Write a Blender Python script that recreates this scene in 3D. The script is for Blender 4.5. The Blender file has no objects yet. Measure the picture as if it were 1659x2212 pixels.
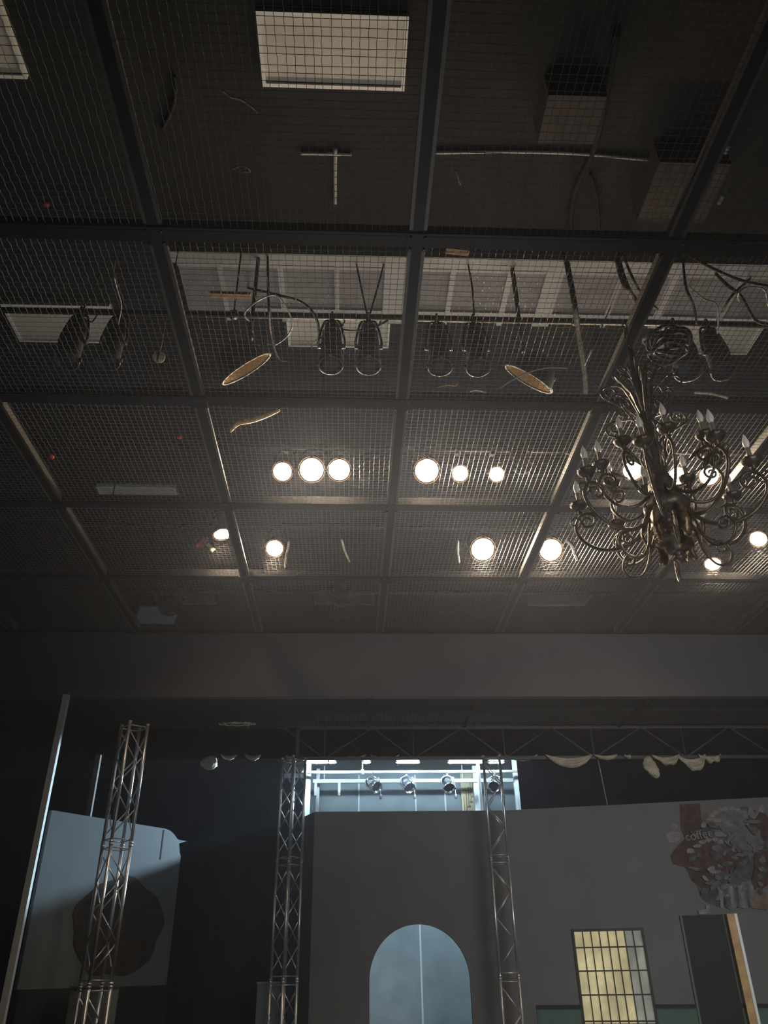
import bpy, math, random
from mathutils import Vector, Matrix
random.seed(7)
S = bpy.context.scene
COL = S.collection
PI = math.pi
V = Vector

# ------------------------------------------------------------------ camera
FPX, PIT, YAW, ROL = 1665.0, math.radians(30.65), math.radians(2.77), math.radians(-0.88)
EYE = V((0, 0, 1.6))
_f = V((math.sin(YAW) * math.cos(PIT), math.cos(YAW) * math.cos(PIT), math.sin(PIT)))
_r0 = V((math.cos(YAW), -math.sin(YAW), 0))
_u0 = _r0.cross(_f)
_r = _r0 * math.cos(ROL) + _u0 * math.sin(ROL)
_u = -_r0 * math.sin(ROL) + _u0 * math.cos(ROL)
cam = bpy.data.objects.new('camera', bpy.data.cameras.new('camera'))
COL.objects.link(cam)
cam.data.sensor_fit = 'HORIZONTAL'
cam.data.sensor_width = 36
cam.data.lens = 36 * FPX / 1659
cam.data.clip_start = 0.05
cam.data.clip_end = 200
M = Matrix((_r, _u, -_f)).transposed().to_4x4()
M.translation = EYE
cam.matrix_world = M
S.camera = cam

# ------------------------------------------------------------------ world, exposure
S.view_settings.view_transform = 'Standard'
S.view_settings.look = 'None'
S.view_settings.exposure = 0.0
S.view_settings.gamma = 1.0
S.view_settings.use_curve_mapping = False
W = bpy.data.worlds.new('world')
S.world = W
W.use_nodes = True
bg = W.node_tree.nodes['Background']
bg.inputs[0].default_value = (0, 0, 0, 1)
bg.inputs[1].default_value = 0.0
# thin scatter volume added to stand in for lens glare around lamps
GLARE_VEIL, GLARE_VEIL_G = 0.0031, 0.65
vs_ = W.node_tree.nodes.new('ShaderNodeVolumeScatter')
vs_.inputs['Color'].default_value = (0.72, 0.80, 1.0, 1)
vs_.inputs['Density'].default_value = GLARE_VEIL
vs_.inputs['Anisotropy'].default_value = GLARE_VEIL_G
W.node_tree.links.new(vs_.outputs['Volume'], W.node_tree.nodes['World Output'].inputs['Volume'])

def area(name, loc, target, sx, sy, power, col):
    l = bpy.data.lights.new(name, 'AREA'); l.shape = 'RECTANGLE'; l.size = sx; l.size_y = sy
    l.energy = power; l.color = col
    o = bpy.data.objects.new(name, l); COL.objects.link(o)
    o.location = loc
    o.rotation_euler = (V(target) - V(loc)).to_track_quat('-Z', 'Y').to_euler()
    return o
# added fill lights, unseen: one imitating floor bounce to the grid, one brightening the set
up = area('bounce_fill', (0.9, 7.0, 0.2), (0.9, 7.0, 8), 4, 3, 54, (0.98, 1.0, 1.0))
up.data.spread = math.radians(112)
fl = area('front_fill', (3.6, -3.0, 3.0), (4.2, 13, 2.0), 4, 2, 52, (1.0, 0.99, 0.97))
fl.data.spread = math.radians(50)
# added spot strengthening the tubes' light over the set onto the left scenery panel
sl = bpy.data.lights.new('tube_spill_boost', 'SPOT'); sl.energy = 2500; sl.color = (0.62, 0.85, 1.0)
sl.spot_size = math.radians(40); sl.spot_blend = 0.5; sl.shadow_soft_size = 0.10
wl = bpy.data.lights.new('back_wall_fill', 'SPOT'); wl.energy = 350; wl.color = (0.66, 0.88, 1.0)  # extra spot added to brighten the back wall seen through the arch
wl.spot_size = math.radians(75); wl.spot_blend = 0.9; wl.shadow_soft_size = 0.15
wo_ = bpy.data.objects.new('back_wall_fill', wl); COL.objects.link(wo_)
wo_.location = (1.6, 14.3, 4.9)
wo_.rotation_euler = (V((1.2, 17.2, 1.9)) - wo_.location).to_track_quat('-Z', 'Y').to_euler()
so_ = bpy.data.objects.new('tube_spill_boost', sl); COL.objects.link(so_)
so_.location = (1.5, 15.0, 4.76)
so_.rotation_euler = (V((-3.2, 11.9, 3.0)) - so_.location).to_track_quat('-Z', 'Y').to_euler()
S.cycles.max_bounces = 6
S.cycles.diffuse_bounces = 3
S.cycles.volume_bounces = 0

LAMP_STRENGTH = 370.0        # filament glow in the warm stage lamps
TUBE_STRENGTH = 175.0        # cold tubes over the stage


# ------------------------------------------------------------------ where a line of sight meets a plane of the room
def _ray(x, y):
    return _f + _r * ((x - 829.5) / FPX) - _u * ((y - 1106) / FPX)
def atZ(x, y, z):
    d = _ray(x, y); return EYE + d * ((z - EYE.z) / d.z)
def atY(x, y, Y):
    d = _ray(x, y); return EYE + d * (Y / d.y)
def atPlane(x, y, p, n):
    d = _ray(x, y); return EYE + d * ((V(p) - EYE).dot(n) / d.dot(n))


# ------------------------------------------------------------------ materials
MATS = {}
def mat(name, col, rough=0.6, metal=0.0, noise=0.0, scale=6.0, emit=None, estr=0.0, bump=0.0, trans=0.0, col2=None, sheen=0.0, spec=0.5):
    m = bpy.data.materials.new(name)
    m.use_nodes = True
    nt = m.node_tree
    b = nt.nodes['Principled BSDF']
    b.inputs['Base Color'].default_value = (*col, 1)
    b.inputs['Roughness'].default_value = rough
    b.inputs['Metallic'].default_value = metal
    b.inputs['Specular IOR Level'].default_value = spec
    if trans: b.inputs['Transmission Weight'].default_value = trans
    if sheen: b.inputs['Sheen Weight'].default_value = sheen
    if noise or col2 or bump:
        tc = nt.nodes.new('ShaderNodeTexCoord')
        tx = nt.nodes.new('ShaderNodeTexNoise')
        tx.inputs['Scale'].default_value = scale
        tx.inputs['Detail'].default_value = 6
        nt.links.new(tc.outputs['Object'], tx.inputs['Vector'])
        if noise or col2:
            rp = nt.nodes.new('ShaderNodeValToRGB')
            rp.color_ramp.elements[0].position = 0.35
            rp.color_ramp.elements[1].position = 0.68
            c2 = col2 or tuple(c * (1 + noise) for c in col)
            c1 = col if col2 else tuple(c * (1 - noise) for c in col)
            rp.color_ramp.elements[0].color = (*c1, 1)
            rp.color_ramp.elements[1].color = (*c2, 1)
            nt.links.new(tx.outputs['Fac'], rp.inputs['Fac'])
            nt.links.new(rp.outputs['Color'], b.inputs['Base Color'])
            if emit == 'same':
                nt.links.new(rp.outputs['Color'], b.inputs['Emission Color'])
        if bump:
            bp = nt.nodes.new('ShaderNodeBump')
            bp.inputs['Strength'].default_value = bump
            bp.inputs['Distance'].default_value = 0.02
            nt.links.new(tx.outputs['Fac'], bp.inputs['Height'])
            nt.links.new(bp.outputs['Normal'], b.inputs['Normal'])
    if emit:
        if emit != 'same': b.inputs['Emission Color'].default_value = (*emit, 1)
        b.inputs['Emission Strength'].default_value = estr
    MATS[name] = m
    return m

mat('deck_black', (0.008, 0.008, 0.008), 0.9, noise=0.3, scale=2)
mat('wall_black', (0.014, 0.014, 0.016), 0.9, noise=0.2, scale=1.5)
mat('floor_black', (0.010, 0.0108, 0.012), 0.6, noise=0.3, scale=3)
mat('header_grey', (0.082, 0.083, 0.094), 0.8, noise=0.08, scale=1.2)
mat('steel_black', (0.014, 0.014, 0.015), 0.55, noise=0.15, scale=9, spec=0.2)
mat('steel_truss', (0.075, 0.072, 0.078), 0.5, noise=0.1, scale=9)
mat('steel_lip', (0.06, 0.052, 0.043), 0.5, noise=0.2, scale=14)
mat('wire_steel', (0.15, 0.145, 0.14), 0.45, 0.35)
mat('troffer_white', (0.62, 0.57, 0.48), 0.55, noise=0.05, scale=5)
mat('troffer_frame', (0.85, 0.82, 0.74), 0.5)
mat('tile_grey', (0.26, 0.24, 0.235), 0.9, noise=0.12, scale=6)
mat('tbar_white', (0.42, 0.40, 0.38), 0.6)
mat('rust_panel', (0.030, 0.019, 0.016), 0.8, noise=0.3, scale=4)
mat('fixture_black', (0.02, 0.02, 0.021), 0.5)
mat('fixture_grey', (0.25, 0.26, 0.27), 0.35, 0.6)
mat('chrome', (0.62, 0.64, 0.66), 0.18, 0.95)
mat('truss_alu', (0.60, 0.60, 0.61), 0.34, 0.8)
mat('lens_dark', (0.02, 0.02, 0.022), 0.5, spec=0.2)
mat('lens_halo', (1, .6, .3), 0.4, emit=(1.0, 0.42, 0.10), estr=2.2)  # emissive ring imitating the orange glow around lit lenses
mat('lens_lit', (1, 0.9, 0.7), 0.4, emit=(1.0, 0.79, 0.56), estr=LAMP_STRENGTH)
mat('tube_lit', (1, 1, 1), 0.4, emit=(0.60, 0.84, 1.0), estr=TUBE_STRENGTH)
mat('cable_black', (0.015, 0.015, 0.015), 0.7, spec=0.2)
mat('cable_grey', (0.35, 0.34, 0.33), 0.35)
mat('bronze', (0.10, 0.078, 0.06), 0.42, 0.55, noise=0.3, scale=25, bump=0.25)
mat('bronze_gold', (0.22, 0.145, 0.08), 0.4, 0.6, noise=0.35, scale=30, bump=0.3)
mat('candle', (0.22, 0.19, 0.16), 0.6)
mat('bulb_glass', (0.85, 0.82, 0.76), 0.12, trans=0.55)
mat('bulb_frost', (0.9, 0.86, 0.78), 0.25)
mat('set_brown', (0.145, 0.14, 0.132), 0.9, noise=0.06, scale=2)
mat('set_grey', (0.15, 0.155, 0.155), 0.9, noise=0.05, scale=2)
mat('set_dark', (0.05, 0.06, 0.065), 0.9, noise=0.1, scale=2)
mat('set_green', (0.085, 0.15, 0.125), 0.8, noise=0.08, scale=4)
mat('black_paint', (0.012, 0.014, 0.013), 0.7)
mat('dark_green_door', (0.010, 0.013, 0.010), 0.7)
mat('back_wall', (0.30, 0.34, 0.36), 0.85, noise=0.10, scale=2.5)
mat('jamb_white', (0.75, 0.77, 0.78), 0.6)
mat('stage_ceiling', (0.045, 0.04, 0.034), 0.9, noise=0.1)
mat('batten_white', (0.72, 0.70, 0.64), 0.45)
mat('cloth_cream', (0.58, 0.50, 0.36), 0.85, noise=0.25, scale=9, sheen=0.2)
mat('velour_black', (0.0025, 0.0025, 0.003), 0.95, spec=0.1)
mat('rope', (0.72, 0.68, 0.60), 0.8)
mat('blue_panel', (0.125, 0.152, 0.17), 0.7, noise=0.06, scale=1.5)
mat('mural_brown', (0.035, 0.027, 0.019), 0.8, noise=0.4, scale=8)
mat('window_paper', (0.36, 0.31, 0.17), 0.7, col2=(0.62, 0.54, 0.30), scale=3.5, emit='same', estr=0.62)
mat('window_grey', (0.20, 0.215, 0.18), 0.7, col2=(0.40, 0.42, 0.36), scale=2.5, emit='same', estr=0.42)
mat('muntin_black', (0.02, 0.018, 0.015), 0.6)
mat('wood_gold', (0.50, 0.31, 0.10), 0.5, noise=0.25, scale=7)
mat('edge_white', (0.75, 0.8, 0.82), 0.4)
mat('wood_orange', (0.55, 0.30, 0.14), 0.6, noise=0.3, scale=20)
mat('gel_red', (0.6, 0.05, 0.03), 0.4)
mat('gel_cream', (0.85, 0.7, 0.5), 0.5)
mat('paper_red', (0.07, 0.036, 0.037), 0.8, noise=0.3, scale=10)
mat('paper_white', (0.215, 0.205, 0.21), 0.8, noise=0.2, scale=12)
mat('paper_dark', (0.075, 0.078, 0.082), 0.8, noise=0.4, scale=10)
mat('paper_grey', (0.13, 0.135, 0.135), 0.8, noise=0.3, scale=9)
mat('paper_tan', (0.16, 0.12, 0.095), 0.8, noise=0.3, scale=9)
mat('scoop_inner', (0.30, 0.20, 0.09), 0.6, spec=0.2)
mat('yellow_sheath', (0.62, 0.46, 0.20), 0.5, noise=0.2, scale=12)
mat('stair_rust', (0.45, 0.24, 0.15), 0.7)
mat('door_yellow', (0.80, 0.74, 0.48), 0.7)


# ------------------------------------------------------------------ mesh helpers
class MB:
    def __init__(s):
        s.v = []; s.f = []; s.sm = []; s.mi = []
    def add(s, vs, fs, smooth=False, mi=0):
        o = len(s.v)
        s.v += [tuple(p) for p in vs]
        for f in fs:
            s.f.append(tuple(i + o for i in f)); s.sm.append(smooth); s.mi.append(mi)
        return s
    def box(s, c, d, rot=None, mi=0):
        c = V(c)
        R = rot or Matrix.Identity(3)
        vs = [c + R @ V((x * d[0] / 2, y * d[1] / 2, z * d[2] / 2)) for x in (-1, 1) for y in (-1, 1) for z in (-1, 1)]
        return s.add(vs, [(0, 1, 3, 2), (4, 6, 7, 5), (0, 4, 5, 1), (2, 3, 7, 6), (0, 2, 6, 4), (1, 5, 7, 3)], mi=mi)
    def tube(s, pts, r, n=8, closed=False, mi=0, smooth=True):
        pts = [V(p) for p in pts]
        m = len(pts)
        rs = r if isinstance(r, (list, tuple)) else [r] * m
        vs = []
        up = None
        for i, p in enumerate(pts):
            a = pts[(i - 1) % m] if (i > 0 or closed) else p
            b = pts[(i + 1) % m] if (i < m - 1 or closed) else p
            t = (b - a).normalized()
            if up is None:
                up = V((0, 0, 1)) if abs(t.z) < 0.9 else V((1, 0, 0))
            x = t.cross(up)
            if x.length < 1e-6: x = t.orthogonal()
            x.normalize()
            y = x.cross(t).normalized()
            up = y
            for k in range(n):
                q = 2 * PI * k / n
                vs.append(p + (x * math.cos(q) + y * math.sin(q)) * rs[i])
        fs = []
        for i in range(m if closed else m - 1):
            j = (i + 1) % m
            for k in range(n):
                l = (k + 1) % n
                fs.append((i * n + k, i * n + l, j * n + l, j * n + k))
        s.add(vs, fs, smooth, mi)
        if not closed:
            o = len(s.v) - len(vs)
            s.f.append(tuple(o + k for k in reversed(range(n)))); s.sm.append(False); s.mi.append(mi)
            s.f.append(tuple(o + (m - 1) * n + k for k in range(n))); s.sm.append(False); s.mi.append(mi)
        return s
    def lathe(s, prof, n=20, mtx=None, flute=0, amp=0.0, mi=0, cap=True):
        mtx = mtx or Matrix.Identity(4)
        vs = []
        for r, z in prof:
            for k in range(n):
                q = 2 * PI * k / n
                rr = r * (1 + amp * math.cos(flute * q)) if flute else r
                vs.append(mtx @ V((rr * math.cos(q), rr * math.sin(q), z)))
        fs = []
        for i in range(len(prof) - 1):
            for k in range(n):
                l = (k + 1) % n
                fs.append((i * n + k, i * n + l, (i + 1) * n + l, (i + 1) * n + k))
        if cap:
            fs.append(tuple(reversed(range(n))))
            fs.append(tuple((len(prof) - 1) * n + k for k in range(n)))
        return s.add(vs, fs, True, mi)
    def prism(s, pts, off, mi=0):
        """pts: outline in 3D; off: thickness vector."""
        n = len(pts); off = V(off)
        vs = [V(p) for p in pts] + [V(p) + off for p in pts]
        fs = [tuple(range(n)), tuple(reversed(range(n, 2 * n)))]
        fs += [(i, i + n, (i + 1) % n + n, (i + 1) % n) for i in range(n)]
        return s.add(vs, fs, mi=mi)
    def ribbon(s, pts, side, widths, th=0.006, mi=0):
        """a tapering flat strip along pts, with its width across 'side', and a raised spine."""
        vs = []; side = V(side).normalized()
        m = len(pts)
        for i, p in enumerate(pts):
            p = V(p)
            t = (V(pts[min(i + 1, m - 1)]) - V(pts[max(i - 1, 0)])).normalized()
            nrm = t.cross(side).normalized()
            w = widths[i] / 2
            vs += [p + side * w, p + nrm * (th + w * 0.35), p - side * w, p - nrm * th]
        fs = []
        for i in range(m - 1):
            for k in range(4):
                l = (k + 1) % 4
                fs.append((i * 4 + k, i * 4 + l, i * 4 + 4 + l, i * 4 + 4 + k))
        fs += [(3, 2, 1, 0), tuple(4 * (m - 1) + k for k in range(4))]
        return s.add(vs, fs, True, mi)
    def mesh(s, name, mats):
        me = bpy.data.meshes.new(name)
        me.from_pydata(s.v, [], s.f)
        for m in (mats if isinstance(mats, (list, tuple)) else [mats]):
            me.materials.append(MATS[m])
        me.polygons.foreach_set('use_smooth', s.sm)
        me.polygons.foreach_set('material_index', s.mi)
        me.update()
        return me

def obj(name, mb, mats, parent=None, loc=None):
    me = mb.mesh(name, mats) if isinstance(mb, MB) else mb
    o = bpy.data.objects.new(name, me)
    COL.objects.link(o)
    if parent: o.parent = parent
    if loc is not None: o.location = loc
    return o
def tag(o, label, cat, group=None, kind=None):
    o['label'] = label; o['category'] = cat
    if group: o['group'] = group
    if kind: o['kind'] = kind
    return o
def thing(name, label, cat, loc=(0, 0, 0), rz=0.0, group=None):
    o = bpy.data.objects.new(name, None)
    COL.objects.link(o)
    o.location = loc; o.rotation_euler = (0, 0, rz)
    return tag(o, label, cat, group)
def struct(name, mb, mats, label=None):
    o = obj(name, mb, mats)
    o['kind'] = 'structure'
    if label: o['label'] = label
    return o
def dup(root, loc=None, rz=None, label=None):
    r = root.copy(); COL.objects.link(r)
    if loc is not None: r.location = loc
    if rz is not None: r.rotation_euler = (0, 0, rz)
    if label: r['label'] = label
    for ch in list(root.children):
        c = ch.copy(); COL.objects.link(c); c.parent = r
        for g in list(ch.children):
            d = g.copy(); COL.objects.link(d); d.parent = c
    return r
def bez(pts, k=8):
    """Catmull-Rom through pts."""
    P = [V(p) for p in pts]
    P = [P[0] * 2 - P[1]] + P + [P[-1] * 2 - P[-2]]
    out = []
    for i in range(1, len(P) - 2):
        for j in range(k):
            t = j / k
            a, b, c, d = P[i - 1], P[i], P[i + 1], P[i + 2]
            out.append(0.5 * ((2 * b) + (c - a) * t + (2 * a - 5 * b + 4 * c - d) * t * t + (3 * b - a - 3 * c + d) * t ** 3))
    out.append(P[-2])
    return out
def aim(d):
    """rotation taking local -Z to direction d."""
    return V(d).normalized().to_track_quat('-Z', 'Y').to_matrix().to_4x4()
ORD = ['first', 'second', 'third', 'fourth', 'fifth', 'sixth', 'seventh', 'eighth', 'ninth']

# ================================================================== THE SETTING
ZG = 6.0          # underside of the wire grid
ZC = 8.2          # ceiling above it
struct('floor', MB().box((0.5, 8, -0.05), (19, 28, 0.1)), 'floor_black')
struct('ceiling', MB().box((0.5, 10, ZC + 0.1), (19, 24, 0.2)), 'deck_black')
struct('wall_left', MB().box((-7.6, 10, 4.1), (0.2, 24, 8.2)), 'wall_black')
struct('wall_right', MB().box((9.6, 10, 4.1), (0.2, 24, 8.2)), 'wall_black')
struct('wall_far', MB().box((0.5, 18.6, 4.1), (19, 0.2, 8.2)), 'wall_black')
HY = 10.95
struct('wall_header', MB().box((0.95, HY + 0.06, 5.475), (16.9, 0.12, 0.97)), 'header_grey')

# ceiling bay with lighter tiles, seen above the grid
bay = MB().box((1.9, 6.15, ZC - 0.02), (7.6, 1.0, 0.04))
struct('trim_1', bay, 'tile_grey', 'grey ceiling tiles above the wire grid')
bars = MB()
bars.box((1.9, 5.68, ZC - 0.07), (7.7, 0.15, 0.14))
for x, w in ((-1.45, .05), (-.8, .06), (-.19, .05), (.45, .24), (1.08, .06), (1.71, .06), (2.2, .2), (2.95, .06), (3.55, .1), (4.3, .06), (5.0, .06)):
    bars.box((x, 6.15, ZC - 0.055), (w, 1.0, 0.05))
bars.box((1.9, 5.84, ZC - 0.05), (7.6, 0.04, 0.05))
bars.box((1.4, 6.48, ZC - 0.05), (5.2, 0.05, 0.05))
struct('trim_2', bars, 'tbar_white', 'pale bars framing the ceiling tiles')

# troffers (unlit ceiling light panels)
def troffer(cx, cy, label):
    t = thing('ceiling_light', label, 'ceiling light', (cx, cy, ZC), 0, 'unlit ceiling light panels')
    fr = MB()
    w, d, b = 1.22, 0.61, 0.03
    for sx in (-1, 1): fr.box((sx * (w - b) / 2, 0, -0.03), (b, d, 0.06))
    for sy in (-1, 1): fr.box((0, sy * (d - b) / 2, -0.03), (w - 2 * b, b, 0.06))
    obj('frame', fr, 'troffer_frame', t)
    obj('diffuser', MB().box((0, 0, -0.02), (w - 2 * b, d - 2 * b, 0.03)), 'troffer_white', t)
    return t
for cx, cy, lb in (
    (-.19, 3.57, 'pale rectangular ceiling light panel above the grid at the top centre'),
    (-3.4, 3.57, 'pale ceiling light panel cut off by the top left corner'),
    (-3.4, 6.79, 'pale ceiling light panel behind a dark lamp at left, crossed by a pipe'),
    (-.18, 6.79, 'pale ceiling light panel behind two dark lamps at the centre'),
    (4.3, 6.79, 'pale ceiling light panel behind dark lamps above the chandelier'),
    (-3.4, 10.64, 'dim ceiling light panel seen low through the left grid'),
    (-.15, 14.55, 'dim ceiling light panel seen through the far grid at the centre'),
    (4.33, 14.55, 'faint ceiling light panel seen through the far grid right of centre'),
    (-3.4, 14.55, 'dim ceiling light panel behind the round dark lamp at far left')):
    troffer(cx, cy, lb)

# rust-brown flat ducts above the right-hand grid
for (x0, y0, x1, y1, lb) in ((1185, 205, 1282, 312, 'dull brown flat duct above the grid at the upper right, nearer the camera'),
                             (1425, 350, 1520, 480, 'dull brown flat duct above the grid beside the right-hand long beam')):
    a, b = atZ(x0, y0, 7.9), atZ(x1, y1, 7.9)
    d = MB().box(((a.x + b.x) / 2, (a.y + b.y) / 2, 8.05), (abs(b.x - a.x), abs(b.y - a.y), 0.3))
    tag(obj('air_duct', d, 'rust_panel'), lb, 'duct')

# ================================================================== WIRE GRID
CELL = 1.815
GX = lambda i: 0.44 + CELL * i
GY = lambda k: 3.66 + CELL * k
BW, BH = 0.075, 0.115
def beam(a, b, w, h, label, name='grid_beam'):
    a, b = V(a), V(b)
    d = b - a
    t = MB()
    L = d.length
    R = Matrix.Rotation(math.atan2(d.y, d.x), 3, 'Z')
    t.box((a + b) / 2 + V((0, 0, h / 2)), (L, w, h), R)
    o = tag(obj(name, t, 'steel_black'), label, 'grid beam', 'steel beams of the wire grid')
    sd = R @ V((0, 1, 0))
    for k in (-1, 1):   # angle lips along both sides, which the mesh rests on
        p = MB().box((a + b) / 2 + sd * k * (w / 2 + .003) + V((0, 0, .055)), (L, .006, .075), R)
        p.box((a + b) / 2 + sd * k * (w / 2 + .012) + V((0, 0, .006)), (L, .024, .006), R)
        obj('angle_lip', p, 'steel_lip' if abs(d.y) > abs(d.x) else 'steel_black', o)
    return o
colname = {-3: 'far left long black grid beam beyond the outermost left panels', -2: 'long black grid beam second left of the middle one, running to the stage',
           -1: 'long black grid beam just left of the middle one, lit gold near the lamps', 0: 'middle long black grid beam running away from the camera',
           1: 'long black grid beam just right of the middle one, behind the chandelier chain', 2: 'long black grid beam behind the chandelier at far right', 3: 'outermost long black grid beam at the right edge'}
for i in range(-3, 4):
    beam((GX(i), 1.2, ZG - 0.02), (GX(i), HY - 0.01, ZG - 0.02), BW, BH, colname[i])
rowname = {-1: 'black cross beam of the grid nearest the camera', 0: 'black cross beam of the grid above the grey tile bay', 1: 'black cross beam just nearer than the row of bright lamps',
           2: 'black cross beam just beyond the nearer row of bright lamps', 3: 'black cross beam just beyond the farther row of bright lamps'}
for k in range(-1, 4):
    for i in range(-3, 3):
        pass
    beam((GX(-3) - 1.6, GY(k), ZG - 0.021), (GX(3) + 1.6, GY(k), ZG - 0.021), BW, BH, rowname[k])

def mesh_panel_data(seed):
    rnd = random.Random(seed)
    n = 34
    m = MB()
    half = (CELL - BW) / 2
    st = 2 * half / n
    for ax in (0, 1):
        for j in range(n):
            c = -half + st * (j + 0.5)
            ph = (j + ax) % 2
            b1, b2 = rnd.uniform(-.006, .006), rnd.uniform(-.004, .004)
            pts = []
            for q in range(n + 1):
                s_ = -half + st * q
                w = 0.0032 * (1 if (q + ph) % 2 else -1)
                l = c + b1 * math.sin(PI * q / n) + b2 * math.sin(2 * PI * q / n) + 0.0016 * (1 if (q + ph) % 2 else -1)
                z = w - 0.006 * math.sin(PI * q / n) * math.sin(PI * (j + .5) / n)
                pts.append((s_, l, z) if ax == 0 else (l, s_, z))
            m.tube(pts, 0.0021, 3, smooth=False)
    return m.mesh('wire_mesh', 'wire_steel')
WM = [mesh_panel_data(k) for k in range(3)]
side = {-3: 'far left column', -2: 'second column left of the middle beam', -1: 'first column left of the middle beam', 0: 'first column right of the middle beam',
        1: 'second column right of the middle beam', 2: 'far right column'}
rown = {-1: 'nearest row', 0: 'row under the grey tiles', 1: 'row under the nearer lamps', 2: 'row under the farther lamps', 3: 'last row at the header'}
for k in range(-1, 4):
    for i in range(-3, 3):
        if k == -1 and i == -3: continue
        o = obj('wire_mesh_panel', WM[(i * 2 + k * 3) % 3], None, None, (GX(i) + CELL / 2, GY(k) + CELL / 2, ZG + 0.002))
        tag(o, 'wire mesh panel, %s, %s' % (rown[k], side[i]), 'wire mesh panel', 'wire mesh panels of the ceiling grid')

# corner clamps with bolts where beams cross
cl = MB().box((0, 0, -0.008), (0.15, 0.15, 0.016))
for sx in (-1, 1):
    for sy in (-1, 1):
        cl.lathe([(0.010, -0.028), (0.010, -0.014)], 6, Matrix.Translation((sx * .05, sy * .05, 0)))
clm = cl.mesh('corner_plate', 'steel_black')
for k in range(0, 4):
    for i in range(-2, 3):
        o = obj('corner_plate', clm, None, None, (GX(i), GY(k), ZG - 0.022))
        tag(o, 'black corner plate, %s visible cross beam, %s long beam' % (ORD[k], {-2: 'leftmost', -1: 'second', 0: 'middle', 1: 'fourth', 2: 'fifth'}[i]), 'corner plate', 'corner plates of the grid')

# ================================================================== LIGHTING PIPES above the grid
def pipe(y, z, x0, x1, label, matn='fixture_black', hang=None):
    t = thing('lighting_pipe', label, 'pipe', (0, y, z))
    obj('tube', MB().tube([(x0, 0, 0), (x1, 0, 0)], 0.03, 10), matn, t)
    for x in (hang or [x0 + (x1 - x0) * (q + .5) / 4 for q in range(4)]):
        h = MB().tube([(x, 0, 0.02), (x, 0, ZC - z)], 0.009, 6)
        h.lathe([(0.045, -0.03), (0.045, 0.03)], 10, Matrix.Translation((x, 0, 0)) @ Matrix.Rotation(PI / 2, 4, 'Y'))
        obj('hanger', h, matn, t)
    return t
P1Y, P1Z = 5.33, 6.9
P2Y, P2Z = 7.46, 6.9
P3Y, P3Z = 9.25, 6.85
pipe(P1Y, P1Z, -6, 7, 'black lighting pipe crossing in front of the pale ceiling panels')
pipe(P2Y, P2Z, -4.8, 7, 'black lighting pipe carrying the nearer row of bright lamps')
pipe(P3Y, P3Z, -4.8, 7, 'black lighting pipe carrying the farther row of bright lamps')

# ---- stage spotlights
def spotlight(pipe_pt, pivot, d, r, label, lit, group, body='fixture_black', long=1.0):
    """pipe_pt: on the pipe; pivot: yoke axis; d: direction the lens looks; r: lens radius."""
    pipe_pt, pivot = V(pipe_pt), V(pivot)
    t = thing('stage_spotlight', label, 'stage light', pipe_pt, 0, group)
    pv = pivot - pipe_pt
    A = Matrix.Translation(pv) @ aim(d)
    L = 0.20 * long
    fb = 1.0 if lit else 1.3
    h = MB().lathe([(r * .35 * fb, L * 1.15), (r * .55 * fb, L * 1.1), (r * .62 * fb, L * .75), (r * .72 * fb, L * .7), (r * .78 * fb, L * .2), (r * 1.02, -L * .2), (r * 1.08, -L * .75), (r * 1.2, -L * .78), (r * 1.2, -L), (r * 1.04, -L), (r * 1.02, -L * .86)], 20, A)
    for q in range(5):
        zz = L * (.1 + .12 * q)
        h.lathe([(r * .84, zz), (r * .93, zz + .006), (r * .84, zz + .012)], 20, A, cap=False)
    ho = obj('housing', h, body, t)
    obj('lens', MB().lathe([(r * 1.0, -L * .87), (r * .8, -L * .95), (r * .4, -L * .99), (0.004, -L)], 20, A), 'lens_lit' if lit else 'lens_dark', t)
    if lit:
        obj('lens_halo', MB().lathe([(r * 1.0, -L * .88), (r * 1.0, -L * .93), (r * 1.2, -L * 1.005), (r * 1.2, -L * .99)], 24, A, cap=False), 'lens_halo', t)
    # colour-frame ears
    e = MB()
    for q in range(3):
        e.box(A @ V((r * 1.22 * math.cos(q * PI / 2), r * 1.22 * math.sin(q * PI / 2), -L * .95)), (.03, .03, .03), A.to_3x3())
    obj('gel_holder', e, body, ho)
    y = MB()
    hr = r * 1.22
    top = max(pv.z + r * 1.7, -0.06) if pv.z < -0.1 else -0.05
    ax = A.to_3x3() @ V((1, 0, 0)); ax.z = 0; ax.normalize()
    c = V((pv.x, pv.y, pv.z))
    tp = V((pv.x * .3, pv.y * .3, -0.07))
    y.tube(bez([c + ax * hr, c + ax * hr * 1.02 + V((0, 0, r * .8)), tp + ax * hr * .6 - V((0, 0, .01)), tp, tp - ax * hr * .6 - V((0, 0, .01)), c - ax * hr * 1.02 + V((0, 0, r * .8)), c - ax * hr], 5), 0.012, 6)
    for sx in (-1, 1):
        y.tube([c + ax * sx * hr * .75, c + ax * sx * (hr + .012)], 0.022, 8)
    obj('yoke', y, body, t)
    k = MB().box((tp.x * .5, tp.y * .5, -0.068), (.045, .05, .04))
    k.tube([(0, .043 * math.cos(q * PI / 9), .043 * math.sin(q * PI / 9)) for q in range(-7, 12)], .010, 6)
    obj('clamp', k, body, t)
    bk = A @ V((0, 0, L * 1.1))
    obj('power_cord', MB().tube(bez([bk, bk + V((.03, .05, .06)), V((.09, .06, -.06)), V((.12, 0.05, .05)), V((.05, .06, .07))], 6), 0.008, 5), 'cable_black', t)
    return t

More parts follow.
